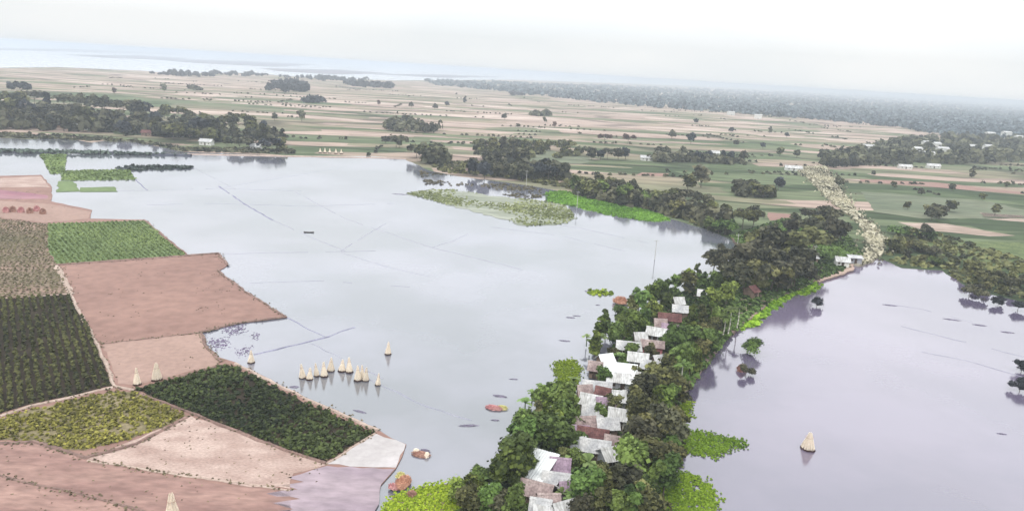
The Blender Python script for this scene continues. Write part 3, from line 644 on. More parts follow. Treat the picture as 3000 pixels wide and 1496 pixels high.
# ------------------------------------------------------------------ trees
def crown_mesh(name, seed, H, Rr, nl, leaf, mat, kind='round'):
    global NR
    NR = np.random.default_rng(seed)
    rr = random.Random(seed)
    lobes = []
    if kind == 'round':
        for i in range(9):
            a = rr.uniform(0, 6.28); q = rr.uniform(0.2, 0.75) * Rr
            z = H * rr.uniform(0.30, 0.86)
            k = 1 - abs(z / H - 0.5) * 0.8
            lobes.append((q * math.cos(a) * k, q * math.sin(a) * k, z, Rr * rr.uniform(0.34, 0.52)))
        lobes.append((0, 0, H * 0.62, Rr * 0.66)); lobes.append((0, 0, H * 0.36, Rr * 0.6))
    elif kind == 'tall':
        for i in range(9):
            a = rr.uniform(0, 6.28); z = H * (0.18 + 0.72 * i / 8)
            q = rr.uniform(0.1, 0.5) * Rr
            lobes.append((q * math.cos(a), q * math.sin(a), z, Rr * rr.uniform(0.36, 0.55) * (1.12 - 0.5 * (i / 8))))
    elif kind == 'wide':
        for i in range(10):
            a = rr.uniform(0, 6.28); q = rr.uniform(0.3, 0.95) * Rr
            lobes.append((q * math.cos(a), q * math.sin(a), H * rr.uniform(0.55, 0.82), Rr * rr.uniform(0.28, 0.40)))
    elif kind == 'bush':
        for i in range(7):
            a = rr.uniform(0, 6.28); q = rr.uniform(0.1, 0.7) * Rr
            lobes.append((q * math.cos(a), q * math.sin(a), H * rr.uniform(0.25, 0.6), Rr * rr.uniform(0.35, 0.55)))
    Cs, Ns, Ts = [], [], []
    tot = sum(l[3] ** 2 for l in lobes)
    for (x, y, z, r) in lobes:
        n = max(6, int(nl * r * r / tot))
        d = rand_dirs(n); d[:, 2] = np.where(d[:, 2] < -0.35, -d[:, 2], d[:, 2])
        # ragged lobes: sub-clumps
        w = 1 + 0.22 * np.sin(d[:, 0] * 5 + seed) * np.sin(d[:, 1] * 6 + x) + 0.12 * np.sin(d[:, 2] * 9 + y)
        rad = r * w * NR.uniform(0.5, 1.08, n)
        Cs.append(np.array([x, y, z]) + d * rad[:, None] * np.array([1, 1, 0.82]))
        Ns.append(d + NR.normal(size=(n, 3)) * 0.55 + np.array([0, 0, 0.25]))
        base = rr.uniform(0.1, 0.85)
        Ts.append(np.clip(base + NR.normal(0, 0.22, n), 0, 1))
    Cc, Nn, T = np.concatenate(Cs), np.concatenate(Ns), np.concatenate(Ts)
    Cc[:, 2] = np.maximum(Cc[:, 2], 0.15)
    V, Fc = leaf_quads(Cc, Nn, NR.uniform(0.6, 1.35, len(Cc)) * leaf)
    return mk_mesh(name, V, Fc, mat, tint=T), lobes
def trunk_mesh(name, seed, H, lobes, mat, r0=0.22, kind='round'):
    rr = random.Random(seed); mb = MB()
    top = H * (0.55 if kind != 'tall' else 0.8)
    bend = Vector((rr.uniform(-.06, .06) * H, rr.uniform(-.06, .06) * H, top * .5))
    mb.tube((0, 0, -0.4), bend, r0, r0 * .75, 7)
    mb.tube(bend, (bend.x * 1.2, bend.y * 1.2, top), r0 * .75, r0 * .4, 6)
    for (x, y, z, r) in lobes[:6]:
        s = Vector((bend.x * 1.1, bend.y * 1.1, min(top * .9, z * .6)))
        mb.tube(s, (x, y, z), r0 * .4, r0 * .12, 5)
    return mb.mesh(name, mat, smooth=True)
PROTO = {}
def proto(kind, matname, lod):
    """three shapes for every kind, leaf colour and detail"""
    key = (kind, matname, lod)
    if key not in PROTO:
        out = []
        for s in range(3):
            seed = abs(hash((kind, matname.name if hasattr(matname, 'name') else 0))) % 1 + (len(PROTO) * 3 + s) * 17 + 5
            H = 1.0
            Rr = {'round': .42, 'tall': .27, 'wide': .62, 'bush': .62}[kind]
            nl, lf = {0: (2600, .058), 1: (900, .09), 2: (320, .14)}[lod]
            cm, lob = crown_mesh('crown', seed, H, Rr, nl, lf, matname, kind)
            tm = trunk_mesh('trunk', seed, H, lob, BARK, .022, kind)
            out.append((cm, tm))
        PROTO[key] = out
    return PROTO[key]
ORD = ['first', 'second', 'third', 'fourth', 'fifth', 'sixth', 'seventh', 'eighth', 'ninth', 'tenth', 'eleventh', 'twelfth', 'thirteenth', 'fourteenth', 'fifteenth', 'sixteenth',
       'seventeenth', 'eighteenth', 'nineteenth', 'twentieth', 'twenty-first', 'twenty-second', 'twenty-third', 'twenty-fourth', 'twenty-fifth', 'twenty-sixth', 'twenty-seventh', 'twenty-eighth', 'twenty-ninth', 'thirtieth',
       'thirty-first', 'thirty-second', 'thirty-third', 'thirty-fourth', 'thirty-fifth']
COLNAME = {LF_OL: 'olive', LF_GR: 'green', LF_YG: 'yellow-green', LF_DK: 'dark', LF_BL: 'bluish', LF_RD: 'reddish'}
NTREE = [0]
def tree(px, py, H, kind, mat, label, group, lod=None, z=0.0, wid=1.0, frac=0.58, name='tree', cat='tree'):
    """px,py: where the middle of the crown shows; frac: height of that middle"""
    zz = z + H * frac
    p = P(px, py, zz); p.z = z
    d = (p - CP).length
    if lod is None: lod = 0 if d < 190 else (1 if d < 360 else 2)
    cm, tm = rnd.choice(proto(kind, mat, lod))
    r = empty(name, p, rnd.uniform(0, 6.28))
    r.scale = (H * wid, H * wid * rnd.uniform(.88, 1.12), H)
    c = ob('crown', cm, r); t = ob('trunk', tm, r)
    tag(r, label, cat, group); NTREE[0] += 1
    return r
def tree_row(pl, n, H, kinds, mats, where, group, z=0.0, jx=8, jy=6, hv=.2, wid=1.0, lod=None, order='from the left'):
    """n trees along a line of crown centres; labelled by their order along it"""
    L_ = [0]
    for a, b in zip(pl[:-1], pl[1:]): L_.append(L_[-1] + math.hypot(b[0] - a[0], b[1] - a[1]))
    pts = []
    for i in range(n):
        s = L_[-1] * ((i + .5) / n)
        k = max(j for j in range(len(pl) - 1) if L_[j] <= s + 1e-6)
        u = (s - L_[k]) / max(1e-6, L_[k + 1] - L_[k])
        pts.append((pl[k][0] * (1 - u) + pl[k + 1][0] * u + rnd.uniform(-jx, jx), pl[k][1] * (1 - u) + pl[k + 1][1] * u + rnd.uniform(-jy, jy)))
    pts.sort(key=lambda q: q[0] if 'left' in order else -q[1])
    for i, (x, y) in enumerate(pts):
        m = rnd.choice(mats); h = H * rnd.uniform(1 - hv, 1 + hv); k = rnd.choice(kinds)
        lb = f"{COLNAME[m]} tree, {ORD[i]} {order} {where}"
        tree(x, y, h, k, m, lb, group, z=z, wid=wid * rnd.uniform(.9, 1.15), lod=lod)
g1 = 'trees on the village strip'
Z = .75
V3 = [LF_GR, LF_OL, LF_GR, LF_YG]; V4 = [LF_OL, LF_DK, LF_OL, LF_GR]; V5 = [LF_DK, LF_DK, LF_OL]
rows = [
    ([(1335, 1440), (1390, 1412), (1445, 1392), (1500, 1385)], 5, 4.6, ['round', 'bush'], [LF_GR, LF_OL, LF_YG], 'along the bottom left shore of the strip', 'from the left'),
    ([(1370, 1478), (1450, 1462), (1530, 1478)], 4, 5.5, ['round'], V4, 'in the bottom-edge thicket left of the huts', 'from the left'),
    ([(1500, 1370), (1525, 1310), (1545, 1260), (1575, 1205), (1600, 1160), (1650, 1135)], 8, 7.5, ['round', 'tall'], [LF_GR, LF_YG, LF_GR, LF_OL], 'on the left shore beside the rusty roofs', 'up from the bottom'),
    ([(1585, 1290), (1630, 1255), (1650, 1205), (1665, 1160)], 5, 7.0, ['round', 'tall'], V3, 'just left of the rusty and grey roofs', 'up from the bottom'),
    ([(1735, 1010), (1745, 965), (1780, 935), (1850, 905), (1890, 865), (1950, 835), (2010, 805), (2070, 785)], 11, 6.5, ['round', 'tall'], [LF_GR, LF_YG, LF_GR, LF_OL], 'on the far left shore of the strip', 'up from the bottom'),
    ([(1790, 985), (1835, 965), (1880, 925), (1935, 885), (1990, 850)], 7, 6.0, ['round'], V3, 'between far left shore and far huts', 'up from the bottom'),
    ([(1690, 1478), (1760, 1490), (1850, 1480), (1930, 1475)], 5, 6.5, ['round', 'tall'], V4, 'along the bottom edge right of the huts', 'from the left'),
    ([(1700, 1420), (1770, 1415), (1850, 1412), (1925, 1405)], 5, 7.0, ['round', 'tall'], [LF_OL, LF_GR, LF_DK], 'in the second row up, right of the white roof', 'from the left'),
    ([(1840, 1345), (1900, 1335), (1950, 1318)], 4, 7.5, ['round', 'tall'], V3, 'right of the pale pink roof', 'from the left'),
    ([(1870, 1275), (1920, 1262), (1960, 1235)], 4, 7.5, ['round', 'tall'], V4, 'right of the rusty roofs', 'from the left'),
    ([(1860, 1195), (1910, 1180), (1965, 1165)], 4, 7.0, ['round', 'tall'], [LF_OL, LF_YG, LF_OL], 'right of the long grey roof', 'from the left'),
    ([(1880, 1130), (1930, 1120), (1975, 1090)], 4, 7.0, ['round'], [LF_OL, LF_OL, LF_DK], 'right of the largest white roof', 'from the left'),
    ([(1950, 1060), (2005, 1050), (2060, 1040)], 4, 7.0, ['round', 'tall'], V3, 'right of the red-walled house', 'from the left'),
    ([(1980, 990), (2030, 985), (2070, 965)], 4, 7.5, ['round'], V3, 'on the right shore opposite the bay', 'from the left'),
    ([(2020, 930), (2080, 920), (2125, 900)], 4, 7.5, ['round', 'tall'], V3, 'behind the pale trunks', 'from the left'),
    ([(2140, 880), (2105, 945), (2068, 1000), (2022, 1058), (1985, 1105), (1962, 1150)], 9, 6.2, ['round', 'tall'], V3, 'on the outer right shore beside the water', 'up from the bottom'),
    ([(1985, 1210), (1975, 1270), (1962, 1330), (1950, 1400)], 5, 5.5, ['round', 'bush'], V4, 'on the lower right shore above the hyacinth', 'up from the bottom'),
    ([(2000, 830), (2060, 815), (2120, 800), (2180, 830)], 5, 6.0, ['round'], V3, 'between the far huts and the big dark trees', 'from the left'),
    ([(2050, 890), (2110, 865), (2150, 850)], 3, 6.5, ['round'], V3, 'around the far pale roof', 'from the left'),
]
for pl, n, H, kd, ms, wh, od in rows: tree_row(pl, n, H, kd, ms, wh, g1, z=Z, order=od)
for i, (x, y) in enumerate([(1655, 1335), (1692, 1350), (1700, 1285), (1762, 1205), (1770, 1094), (1796, 1178), (1800, 1034), (1850, 1022), (1862, 1088), (1888, 948), (1905, 1030), (1948, 1000)]):
    m = rnd.choice(V3); tree(x, y, rnd.uniform(3.6, 4.8), 'round', m, f'small {COLNAME[m]} tree between huts, {ORD[i]} from the left in the village yards', g1, z=Z)
g2 = 'big dark trees at the far end of the strip'
for pl, n, H, wh in [([(2080, 752), (2140, 752), (2190, 748)], 4, 7.5, 'of the dark trees jutting into the left flood'),
                     ([(2170, 800), (2230, 805), (2300, 800), (2350, 790)], 5, 9, 'in the front row of big dark trees'),
                     ([(2180, 752), (2250, 755), (2310, 760), (2370, 755)], 5, 10.5, 'in the middle row of big dark trees'),
                     ([(2195, 708), (2260, 705), (2330, 712), (2400, 715)], 5, 11, 'in the upper row of big dark trees'),
                     ([(2310, 668), (2370, 660), (2430, 662), (2490, 680)], 6, 11, 'in the grove left of the dirt track'),
                     ([(2360, 628), (2420, 622), (2460, 632)], 3, 9, 'at the back of the trackside grove')]:
    tree_row(pl, n, H, ['round', 'round', 'wide'], V5, wh, g2, z=.7, wid=1.12)
g3 = 'trees along the lakeside behind the left flood'
for pl, n, H, ms, wh in [([(1125, 408), (1160, 415), (1185, 420)], 3, 8, [LF_OL, LF_DK], 'of the low clump at the lake corner'),
                         ([(1215, 440), (1250, 448), (1290, 452)], 4, 11, V5, 'of the tall clump where the far shore bends'),
                         ([(1390, 420), (1450, 420), (1500, 425), (1560, 420), (1620, 425), (1690, 420)], 9, 10, V4, 'in the upper wood behind the lake'),
                         ([(1400, 455), (1480, 452), (1560, 458)], 5, 9, V5, 'in the middle of the lakeside wood'),
                         ([(1370, 490), (1440, 492), (1520, 495), (1590, 498), (1650, 500)], 9, 10, [LF_DK, LF_DK, LF_BL], 'in the front of the lakeside wood'),
                         ([(1665, 538), (1740, 548), (1810, 558), (1890, 572), (1960, 590), (2010, 605)], 12, 9.5, V4, 'in the long row above the bright hyacinth'),
                         ([(1730, 525), (1800, 535), (1880, 545)], 4, 8, V5, 'behind the long hyacinth-side row'),
                         ([(1960, 565), (2030, 575), (2080, 600), (2120, 620), (2180, 632), (2230, 625)], 9, 8.5, V5, 'in the row between lake and track'),
                         ([(2060, 650), (2110, 655), (2150, 668)], 3, 6, V4, 'at the lake end near the dark trees'),
                         ([(1710, 440), (1770, 446), (1840, 452)], 6, 9, [LF_BL, LF_DK], 'of the bluish copse right of the upper wood'),
                         ([(1920, 442), (1980, 440), (2040, 450), (2110, 456), (2190, 462)], 9, 8, [LF_DK, LF_BL], 'of the hedge row on the plain'),
                         ([(2150, 545), (2185, 548), (2225, 552), (2255, 555)], 4, 8.5, [LF_DK, LF_OL], 'of the round clump on the plain')]:
    tree_row(pl, n, H, ['round', 'round', 'wide'], ms, wh, g3, jx=10, jy=5, wid=1.1)
g4 = 'trees of the grove at the far left'
for pl, n, H, wh in [([(-20, 285), (100, 285), (220, 292), (330, 305), (440, 320), (540, 335), (640, 352), (720, 362)], 17, 14, 'in the back row of the left grove'),
                     ([(0, 318), (110, 318), (230, 325), (340, 338), (450, 345), (560, 360), (680, 372), (800, 372)], 17, 13, 'in the second row of the left grove'),
                     ([(10, 345), (120, 345), (300, 362), (420, 372), (540, 385), (640, 395)], 12, 11, 'in the third row of the left grove'),
                     ([(690, 395), (760, 390), (820, 395), (850, 405)], 6, 12, 'of the clump ending the left grove'),
                     ([(640, 410), (720, 418), (800, 420), (845, 425)], 5, 9, 'along the front of the left grove end')]:
    tree_row(pl, n, H, ['round', 'round', 'tall', 'wide'], [LF_DK, LF_BL, LF_DK, LF_OL], wh, g4, jx=14, jy=7, wid=1.15)
g5 = 'trees along the right shore'
for pl, n, H, ms, wh in [([(2600, 705), (2650, 715), (2700, 720), (2745, 735)], 6, 5.5, [LF_OL, LF_OL, LF_DK], 'of the shore shrubs right of the track'),
                         ([(2620, 668), (2680, 675), (2740, 690)], 5, 6, V4, 'in the hedge behind the shore shrubs'),
                         ([(2640, 742), (2700, 752), (2760, 765)], 3, 3.4, V4, 'at the waterline right of the track'),
                         ([(2840, 775), (2900, 800), (2960, 815), (3020, 830)], 5, 5.5, V5, 'at the right edge of the shore'),
                         ([(2850, 828), (2910, 845), (2980, 858)], 4, 3.6, V5, 'at the waterline by the right edge'),
                         ([(2710, 615), (2760, 610), (2800, 600)], 3, 7, V5, 'behind the pale pink strip field')]:
    tree_row(pl, n, H, ['round', 'bush'], ms, wh, g5, jx=9, jy=5, wid=1.2)
g6 = 'trees scattered over the plain'
SING = [(2060, 512, 13, 'round', LF_DK, 'large dark tree standing alone above the long lakeside row'),
        (2020, 530, 10, 'round', LF_OL, 'olive tree leaning on the large lone dark tree'),
        (2285, 535, 8, 'round', LF_BL, 'bluish tree just left of the dirt track'),
        (1772, 404, 9, 'wide', LF_RD, 'reddish umbrella-shaped tree, left one of the two on the beige plain'),
        (1840, 405, 9, 'wide', LF_RD, 'reddish umbrella-shaped tree, right one of the two on the beige plain'),
        (1970, 392, 9, 'round', LF_DK, 'dark tree behind the hedge row on the plain'),
        (2025, 402, 11, 'round', LF_BL, 'broad bluish tree behind the hedge row on the plain'),
        (2144, 378, 8, 'round', LF_BL, 'dark round tree at the left of the scattered group on pale fields'),
        (2257, 378, 9, 'tall', LF_DK, 'tallest tree of the scattered group on pale fields'),
        (2306, 393, 7, 'round', LF_BL, 'small bluish tree right of the tallest scattered one'),
        (2158, 416, 7, 'round', LF_DK, 'small dark tree below the round scattered one'),
        (2236, 423, 7, 'round', LF_BL, 'low dark tree over the beige parcel'),
        (2286, 442, 8, 'round', LF_OL, 'olive round tree at the beige parcel corner'),
        (2336, 446, 8, 'round', LF_DK, 'dark round tree left of the far village hedge'),
        (2040, 352, 9, 'round', LF_BL, 'hazy tree on the pale fields under the forest'),
        (1625, 363, 7, 'round', LF_RD, 'small reddish tree in the middle of the pink plain'),
        (1478, 340, 8, 'round', LF_DK, 'dark tree left of the low dark copse'),
        (1310, 302, 9, 'round', LF_BL, 'hazy tree left of the two posts-like trees'),
        (1362, 290, 12, 'tall', LF_BL, 'taller slim hazy tree on the middle plain'),
        (1205, 306, 8, 'round', LF_DK, 'small dark tree at the left of the middle plain'),
        (1275, 311, 8, 'round', LF_DK, 'small dark tree right of another on the middle plain'),
        (480, 256, 12, 'round', LF_DK, 'dark round tree alone above the left grove'),
        (335, 265, 8, 'round', LF_RD, 'small reddish tree above the left grove'),
        (884, 337, 11, 'round', LF_DK, 'dark tree by itself beyond the grove end'),
        (804, 339, 8, 'round', LF_DK, 'small dark tree over the end of the grove'),
        (65, 258, 18, 'wide', LF_BL, 'tall spreading tree rising above the left grove'),
        (2850, 500, 9, 'tall', LF_DK, 'slim dark tree in front of the right village'),
        (2735, 620, 8, 'round', LF_DK, 'dark tree on the green field at the right'),
        (2460, 530, 7, 'round', LF_DK, 'dark bush standing at the right side of the dirt track'),
        (1110, 300, 7, 'round', LF_RD, 'tiny reddish tree left of the middle plain')]
for x, y, H, k, m, lb in SING: tree(x, y, H, k, m, lb, g6, wid=1.15)
for i, (x, y) in enumerate([(2560, 505), (2620, 540), (2700, 560), (2790, 545), (2880, 575), (2950, 540), (2660, 600), (2920, 610)]):
    m = rnd.choice([LF_DK, LF_OL]); tree(x, y, rnd.uniform(4, 7), 'round', m, f'small {COLNAME[m]} tree, {ORD[i]} from the left on the right-hand green plain' if False else f'small {COLNAME[m]} tree on the right-hand green plain, ' + ['left of the track hedge', 'beside the pale strip', 'in mid field', 'under the pink strip', 'in the lower right', 'near the right edge', 'above the shore scrub', 'by the right pink strip'][i], g6, wid=1.15)
# drowned trees and shrubs of the right flood
g7 = 'bushes standing in the right flood'
for x, y, H, m, lb in [(2196, 1010, 4.6, LF_GR, 'round green tree standing in water off the right shore'),
                       (2188, 1082, 3.0, LF_DK, 'dark shrub beside the brown straw heap in the water'),
                       (2395, 884, 3.4, LF_BL, 'dark blue-green bush standing in water near the earth bank'),
                       (2842, 852, 4.4, LF_DK, 'large grey bush in the water, left of the shoreline bushes'),
                       (2884, 862, 4.0, LF_DK, 'second grey bush touching the large one in the water'),
                       (2926, 880, 3.4, LF_BL, 'small round bush in the water right of the pair'),
                       (2985, 892, 4.0, LF_BL, 'bluish bush in the water at the right edge'),
                       (2990, 1128, 3.6, LF_BL, 'dark drowned bush cut by the right edge of the picture'),
                       (2997, 1072, 3.4, LF_BL, 'sparse drowned bush above the dark one at the right edge')]:
    tree(x, y, H, 'bush', m, lb, g7, z=.05, frac=.45, name='bush', cat='bush', lod=0 if y > 900 else 1)
# slim pale-trunked trees leaning over the right shore
def pale_tree(px, py, px2, py2, H, lb):
    p = P(px, py, .7)
    r = empty('palm', p); tp = Vector((0.04 * H, 0.05 * H, H))
    mb = MB(); a = Vector((0, 0, -.4))
    for i in range(6):
        b = tp * ((i + 1) / 6) + Vector((math.sin(i) * .08, 0, 0)); mb.tube(a, b, .17 - .015 * i, .17 - .015 * (i + 1), 7); a = b
    mb.build('trunk', PALEBARK, r, smooth=True)
    V, Fc, T = [], [], []
    for k in range(16):
        an = k * 2.4; ln = rnd.uniform(1.6, 2.3); el = rnd.uniform(-.1, .9)
        prev = None
        for j in range(7):
            u = j / 6; rr_ = ln * u; zz = math.sin(el) * rr_ - 0.45 * rr_ * rr_ * .5
            c = tp + Vector((math.cos(an) * rr_ * math.cos(el), math.sin(an) * rr_ * math.cos(el), zz))
            w = .32 * (math.sin(math.pi * min(1, u * .9 + .1)) + .1)
            s = Vector((-math.sin(an), math.cos(an), -.35)) * w; s2 = Vector((-math.sin(an), math.cos(an), .35)) * w
            b = len(V); V += [c - s2, c, c + s]
            if prev is not None:
                Fc += [(prev, prev + 1, b + 1, b), (prev + 1, prev + 2, b + 2, b + 1)]; T += [.6 * u + .2] * 2
            prev = b
    ob('crown', mk_mesh('crown', V, Fc, LF_GR, tint=T), r)
    tag(r, lb, 'palm', 'pale-trunked palms on the right shore')
pale_tree(2132, 985, 0, 0, 7.0, 'palm with bright pale trunk near the far right shore')
pale_tree(2118, 985, 0, 0, 5.0, 'shorter palm left of the brightest pale trunk')
pale_tree(1986, 1175, 0, 0, 7.5, 'palm with thin pale trunk on the right shore below the bay')
pale_tree(2158, 965, 0, 0, 5.5, 'palm right of the brightest pale trunk')
pale_tree(1980, 1330, 0, 0, 5.0, 'palm leaning over the hyacinth on the right shore')
# banana plants
def banana_meshes(seed):
    rr = random.Random(seed); mb = MB()
    mb.tube((0, 0, -.3), (.05, 0, 2.0), .14, .09, 7)
    V, Fc, T = [], [], []
    for k in range(9):
        an = k * 2.4 + rr.uniform(-.3, .3); ln = rr.uniform(1.7, 2.5); el = rr.uniform(.5, 1.25); prev = None; tt = rr.uniform(.2, 1)
        for j in range(8):
            u = j / 7; q = ln * u
            c = Vector((math.cos(an) * q * math.cos(el), math.sin(an) * q * math.cos(el), 1.9 + math.sin(el) * q - .28 * q * q))
            w = .34 * math.sin(math.pi * min(1, .08 + u * .92)) ** .6
            sd = Vector((-math.sin(an), math.cos(an), 0)) * w
            b = len(V); V += [c - sd + Vector((0, 0, .1 * w)), c, c + sd + Vector((0, 0, .1 * w))]
            if prev is not None:
                Fc += [(prev, prev + 1, b + 1, b), (prev + 1, prev + 2, b + 2, b + 1)]; T += [tt, min(1, tt + .15)]
            prev = b
    return mb.mesh('stem', GREENF, True), mk_mesh('leaf', V, Fc, LF_BAN, tint=T)
BANP = [banana_meshes(s) for s in (3, 4, 5)]
def bananas(pts, where, order='from the left'):
    for i, (x, y) in enumerate(sorted(pts)):
        st, lf = BANP[i % 3]; s = rnd.uniform(.9, 1.4)
        p = P(x, y, .75 + 2.2 * s); p.z = .75
        r = empty('banana_plant', p, rnd.uniform(0, 6.28)); r.scale = (s, s, s)
        ob('stem', st, r); ob('leaf', lf, r)
        tag(r, f'broad-leaved banana plant, {ORD[i]} {order} {where}', 'banana plant', 'banana plants on the village strip')
bananas([(1560, 1150), (1585, 1135), (1615, 1128), (1540, 1175), (1640, 1150), (1680, 1110)], 'at the bay shore')
bananas([(1490, 1345), (1505, 1320), (1470, 1385), (1440, 1398), (1515, 1290)], 'on the shore by the white roof')
bananas([(1845, 1320), (1868, 1310), (1700, 1340), (1670, 1330), (1725, 1345)], 'in the yard below the pale pink roof')
bananas([(1730, 1000), (1760, 985), (1755, 1005), (1815, 1060 - 20), (1720, 985)], 'left of the far white roofs')
bananas([(1650, 1440), (1690, 1440), (1670, 1465)], 'beside the lowest roofs')

# ------------------------------------------------------------------ far woods (masses that cannot be counted)
def wood(px, n, H, spread, label, quads=14, uniform_px=True, mat=LF_FOR, name='woodland', hmin=.6):
    xs, ys = [p[0] for p in px], [p[1] for p in px]
    pts = []
    while len(pts) < n:
        x, y = rnd.uniform(min(xs), max(xs)), rnd.uniform(min(ys), max(ys))
        if in_poly(np.array([x]), np.array([y]), px)[0]: pts.append((x, y))
    Cs, Ns, Sz, Ts = [], [], [], []
    for x, y in pts:
        p = P(x, y, 0); d = (p - CP).length
        w = max(4.0, spread * d / F * rnd.uniform(.6, 1.4)); h = H * rnd.uniform(hmin, 1.25)
        dd = rand_dirs(quads); dd[:, 2] = np.abs(dd[:, 2])
        Cs.append(np.array([p.x, p.y, h * .25]) + dd * np.array([w * .8, w * .8, h * .72]) * NR.uniform(.5, 1, (quads, 1)))
        Ns.append(dd + NR.normal(size=(quads, 3)) * .35)
        Sz.append(NR.uniform(.5, .95, quads) * min(w * 1.1, max(h * .8, w * .5))); t = rnd.uniform(.05, .9)
        Ts.append(np.clip(t + NR.normal(0, .2, quads), 0, 1))
    C_, N_ = np.concatenate(Cs), np.concatenate(Ns)
    V, Fc = leaf_quads(C_, N_, np.concatenate(Sz))
    V[:, 2] = np.maximum(V[:, 2], 0.0)
    o = ob(name, mk_mesh(name, V, Fc, mat, tint=np.concatenate(Ts))); o['kind'] = 'stuff'
    tag(o, label, 'wood')
    return o
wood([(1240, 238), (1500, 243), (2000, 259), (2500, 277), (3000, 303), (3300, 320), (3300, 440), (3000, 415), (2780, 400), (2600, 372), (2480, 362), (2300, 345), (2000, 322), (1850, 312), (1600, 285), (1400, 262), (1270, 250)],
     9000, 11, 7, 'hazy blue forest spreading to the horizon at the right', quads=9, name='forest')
wood([(2400, 466), (2480, 455), (2560, 440), (2620, 415), (2760, 405), (3000, 400), (3200, 420), (3200, 480), (3000, 476), (2850, 482), (2700, 484), (2560, 484), (2420, 486)],
     800, 9, 11, 'dark trees massed among the houses of the right village', quads=22, mat=LF_DK)
wood([(-300, 330), (0, 330), (200, 335), (420, 365), (600, 400), (700, 410), (620, 420), (400, 395), (200, 385), (0, 380), (-300, 375)], 420, 9, 13, 'low dark growth filling the left grove', quads=20, mat=LF_DK)
wood([(1385, 462), (1470, 470), (1660, 490), (1665, 528), (1560, 528), (1450, 518), (1380, 505)], 110, 5, 11, 'dark low growth filling the front of the lakeside wood', quads=20, mat=LF_DK)
wood([(1390, 425), (1500, 420), (1640, 428), (1710, 440), (1700, 462), (1550, 465), (1400, 460)], 90, 4.5, 11, 'olive low growth under the upper lakeside wood', quads=20, mat=LF_OL)
wood([(1230, 455), (1300, 452), (1315, 480), (1250, 485)], 50, 8, 12, 'dark low growth where the far shore bends', quads=20, mat=LF_DK)
wood([(1690, 555), (1800, 575), (1980, 612), (2130, 650), (2130, 672), (1960, 632), (1800, 598), (1690, 575)], 170, 6, 12, 'dark low growth along the foot of the hyacinth-side trees', quads=20, mat=LF_DK)
wood([(1900, 462), (2050, 462), (2200, 478), (2190, 484), (2040, 478), (1900, 476)], 90, 5, 10, 'dark low growth under the hedge row on the plain', quads=16, mat=LF_DK)
wood([(2150, 560), (2255, 565), (2260, 578), (2160, 576)], 40, 6, 12, 'dark low growth under the round clump on the plain', quads=18, mat=LF_DK)
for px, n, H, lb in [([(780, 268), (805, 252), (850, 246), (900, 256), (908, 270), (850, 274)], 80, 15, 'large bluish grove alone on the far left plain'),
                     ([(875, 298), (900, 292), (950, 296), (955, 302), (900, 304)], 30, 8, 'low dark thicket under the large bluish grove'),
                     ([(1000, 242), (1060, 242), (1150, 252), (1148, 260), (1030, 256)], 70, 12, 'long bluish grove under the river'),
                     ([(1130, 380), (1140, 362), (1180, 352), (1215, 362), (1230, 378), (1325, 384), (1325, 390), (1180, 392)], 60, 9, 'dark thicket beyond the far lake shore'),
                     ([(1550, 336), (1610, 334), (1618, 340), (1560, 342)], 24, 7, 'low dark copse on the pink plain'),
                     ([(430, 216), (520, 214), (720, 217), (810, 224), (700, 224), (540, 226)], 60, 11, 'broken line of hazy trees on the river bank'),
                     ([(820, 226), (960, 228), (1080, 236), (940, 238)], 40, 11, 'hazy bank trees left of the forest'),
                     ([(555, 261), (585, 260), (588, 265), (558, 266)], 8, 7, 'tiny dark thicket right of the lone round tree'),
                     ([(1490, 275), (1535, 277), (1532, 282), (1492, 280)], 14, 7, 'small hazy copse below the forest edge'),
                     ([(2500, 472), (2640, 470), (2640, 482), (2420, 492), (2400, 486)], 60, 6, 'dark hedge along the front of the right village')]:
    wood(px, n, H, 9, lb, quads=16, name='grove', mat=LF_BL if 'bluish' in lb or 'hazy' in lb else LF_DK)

hp = []
for k in range(150):
    x0, y0 = rnd.uniform(-300, 3300), 0
    d0 = rnd.uniform(430, 1700); p0 = Vector((rnd.uniform(-.62, .68) * d0, d0, 0))
    a = R(9 if rnd.random() < .75 else 96) + rnd.gauss(0, .06); ln = rnd.uniform(15, 110)
    for j in range(int(ln / 5)):
        if rnd.random() < .35: continue
        hp.append(p0 + Vector((math.cos(a), math.sin(a), 0)) * j * 5 + Vector((rnd.gauss(0, .8), rnd.gauss(0, .8), 0)))
lk_w = [(P(x, y).x, P(x, y).y) for x, y in LAKE]
hx_, hy_ = np.array([p.x for p in hp]), np.array([p.y for p in hp])
kp = ~in_poly(hx_, hy_, lk_w); hx_, hy_ = hx_[kp], hy_[kp]
tufts('hedgerow', hx_, hy_, .1, 1.6, 1.5, 7, LF_DK, 'low broken hedges between the strips of the plain', cat='hedge', hvar=.6)

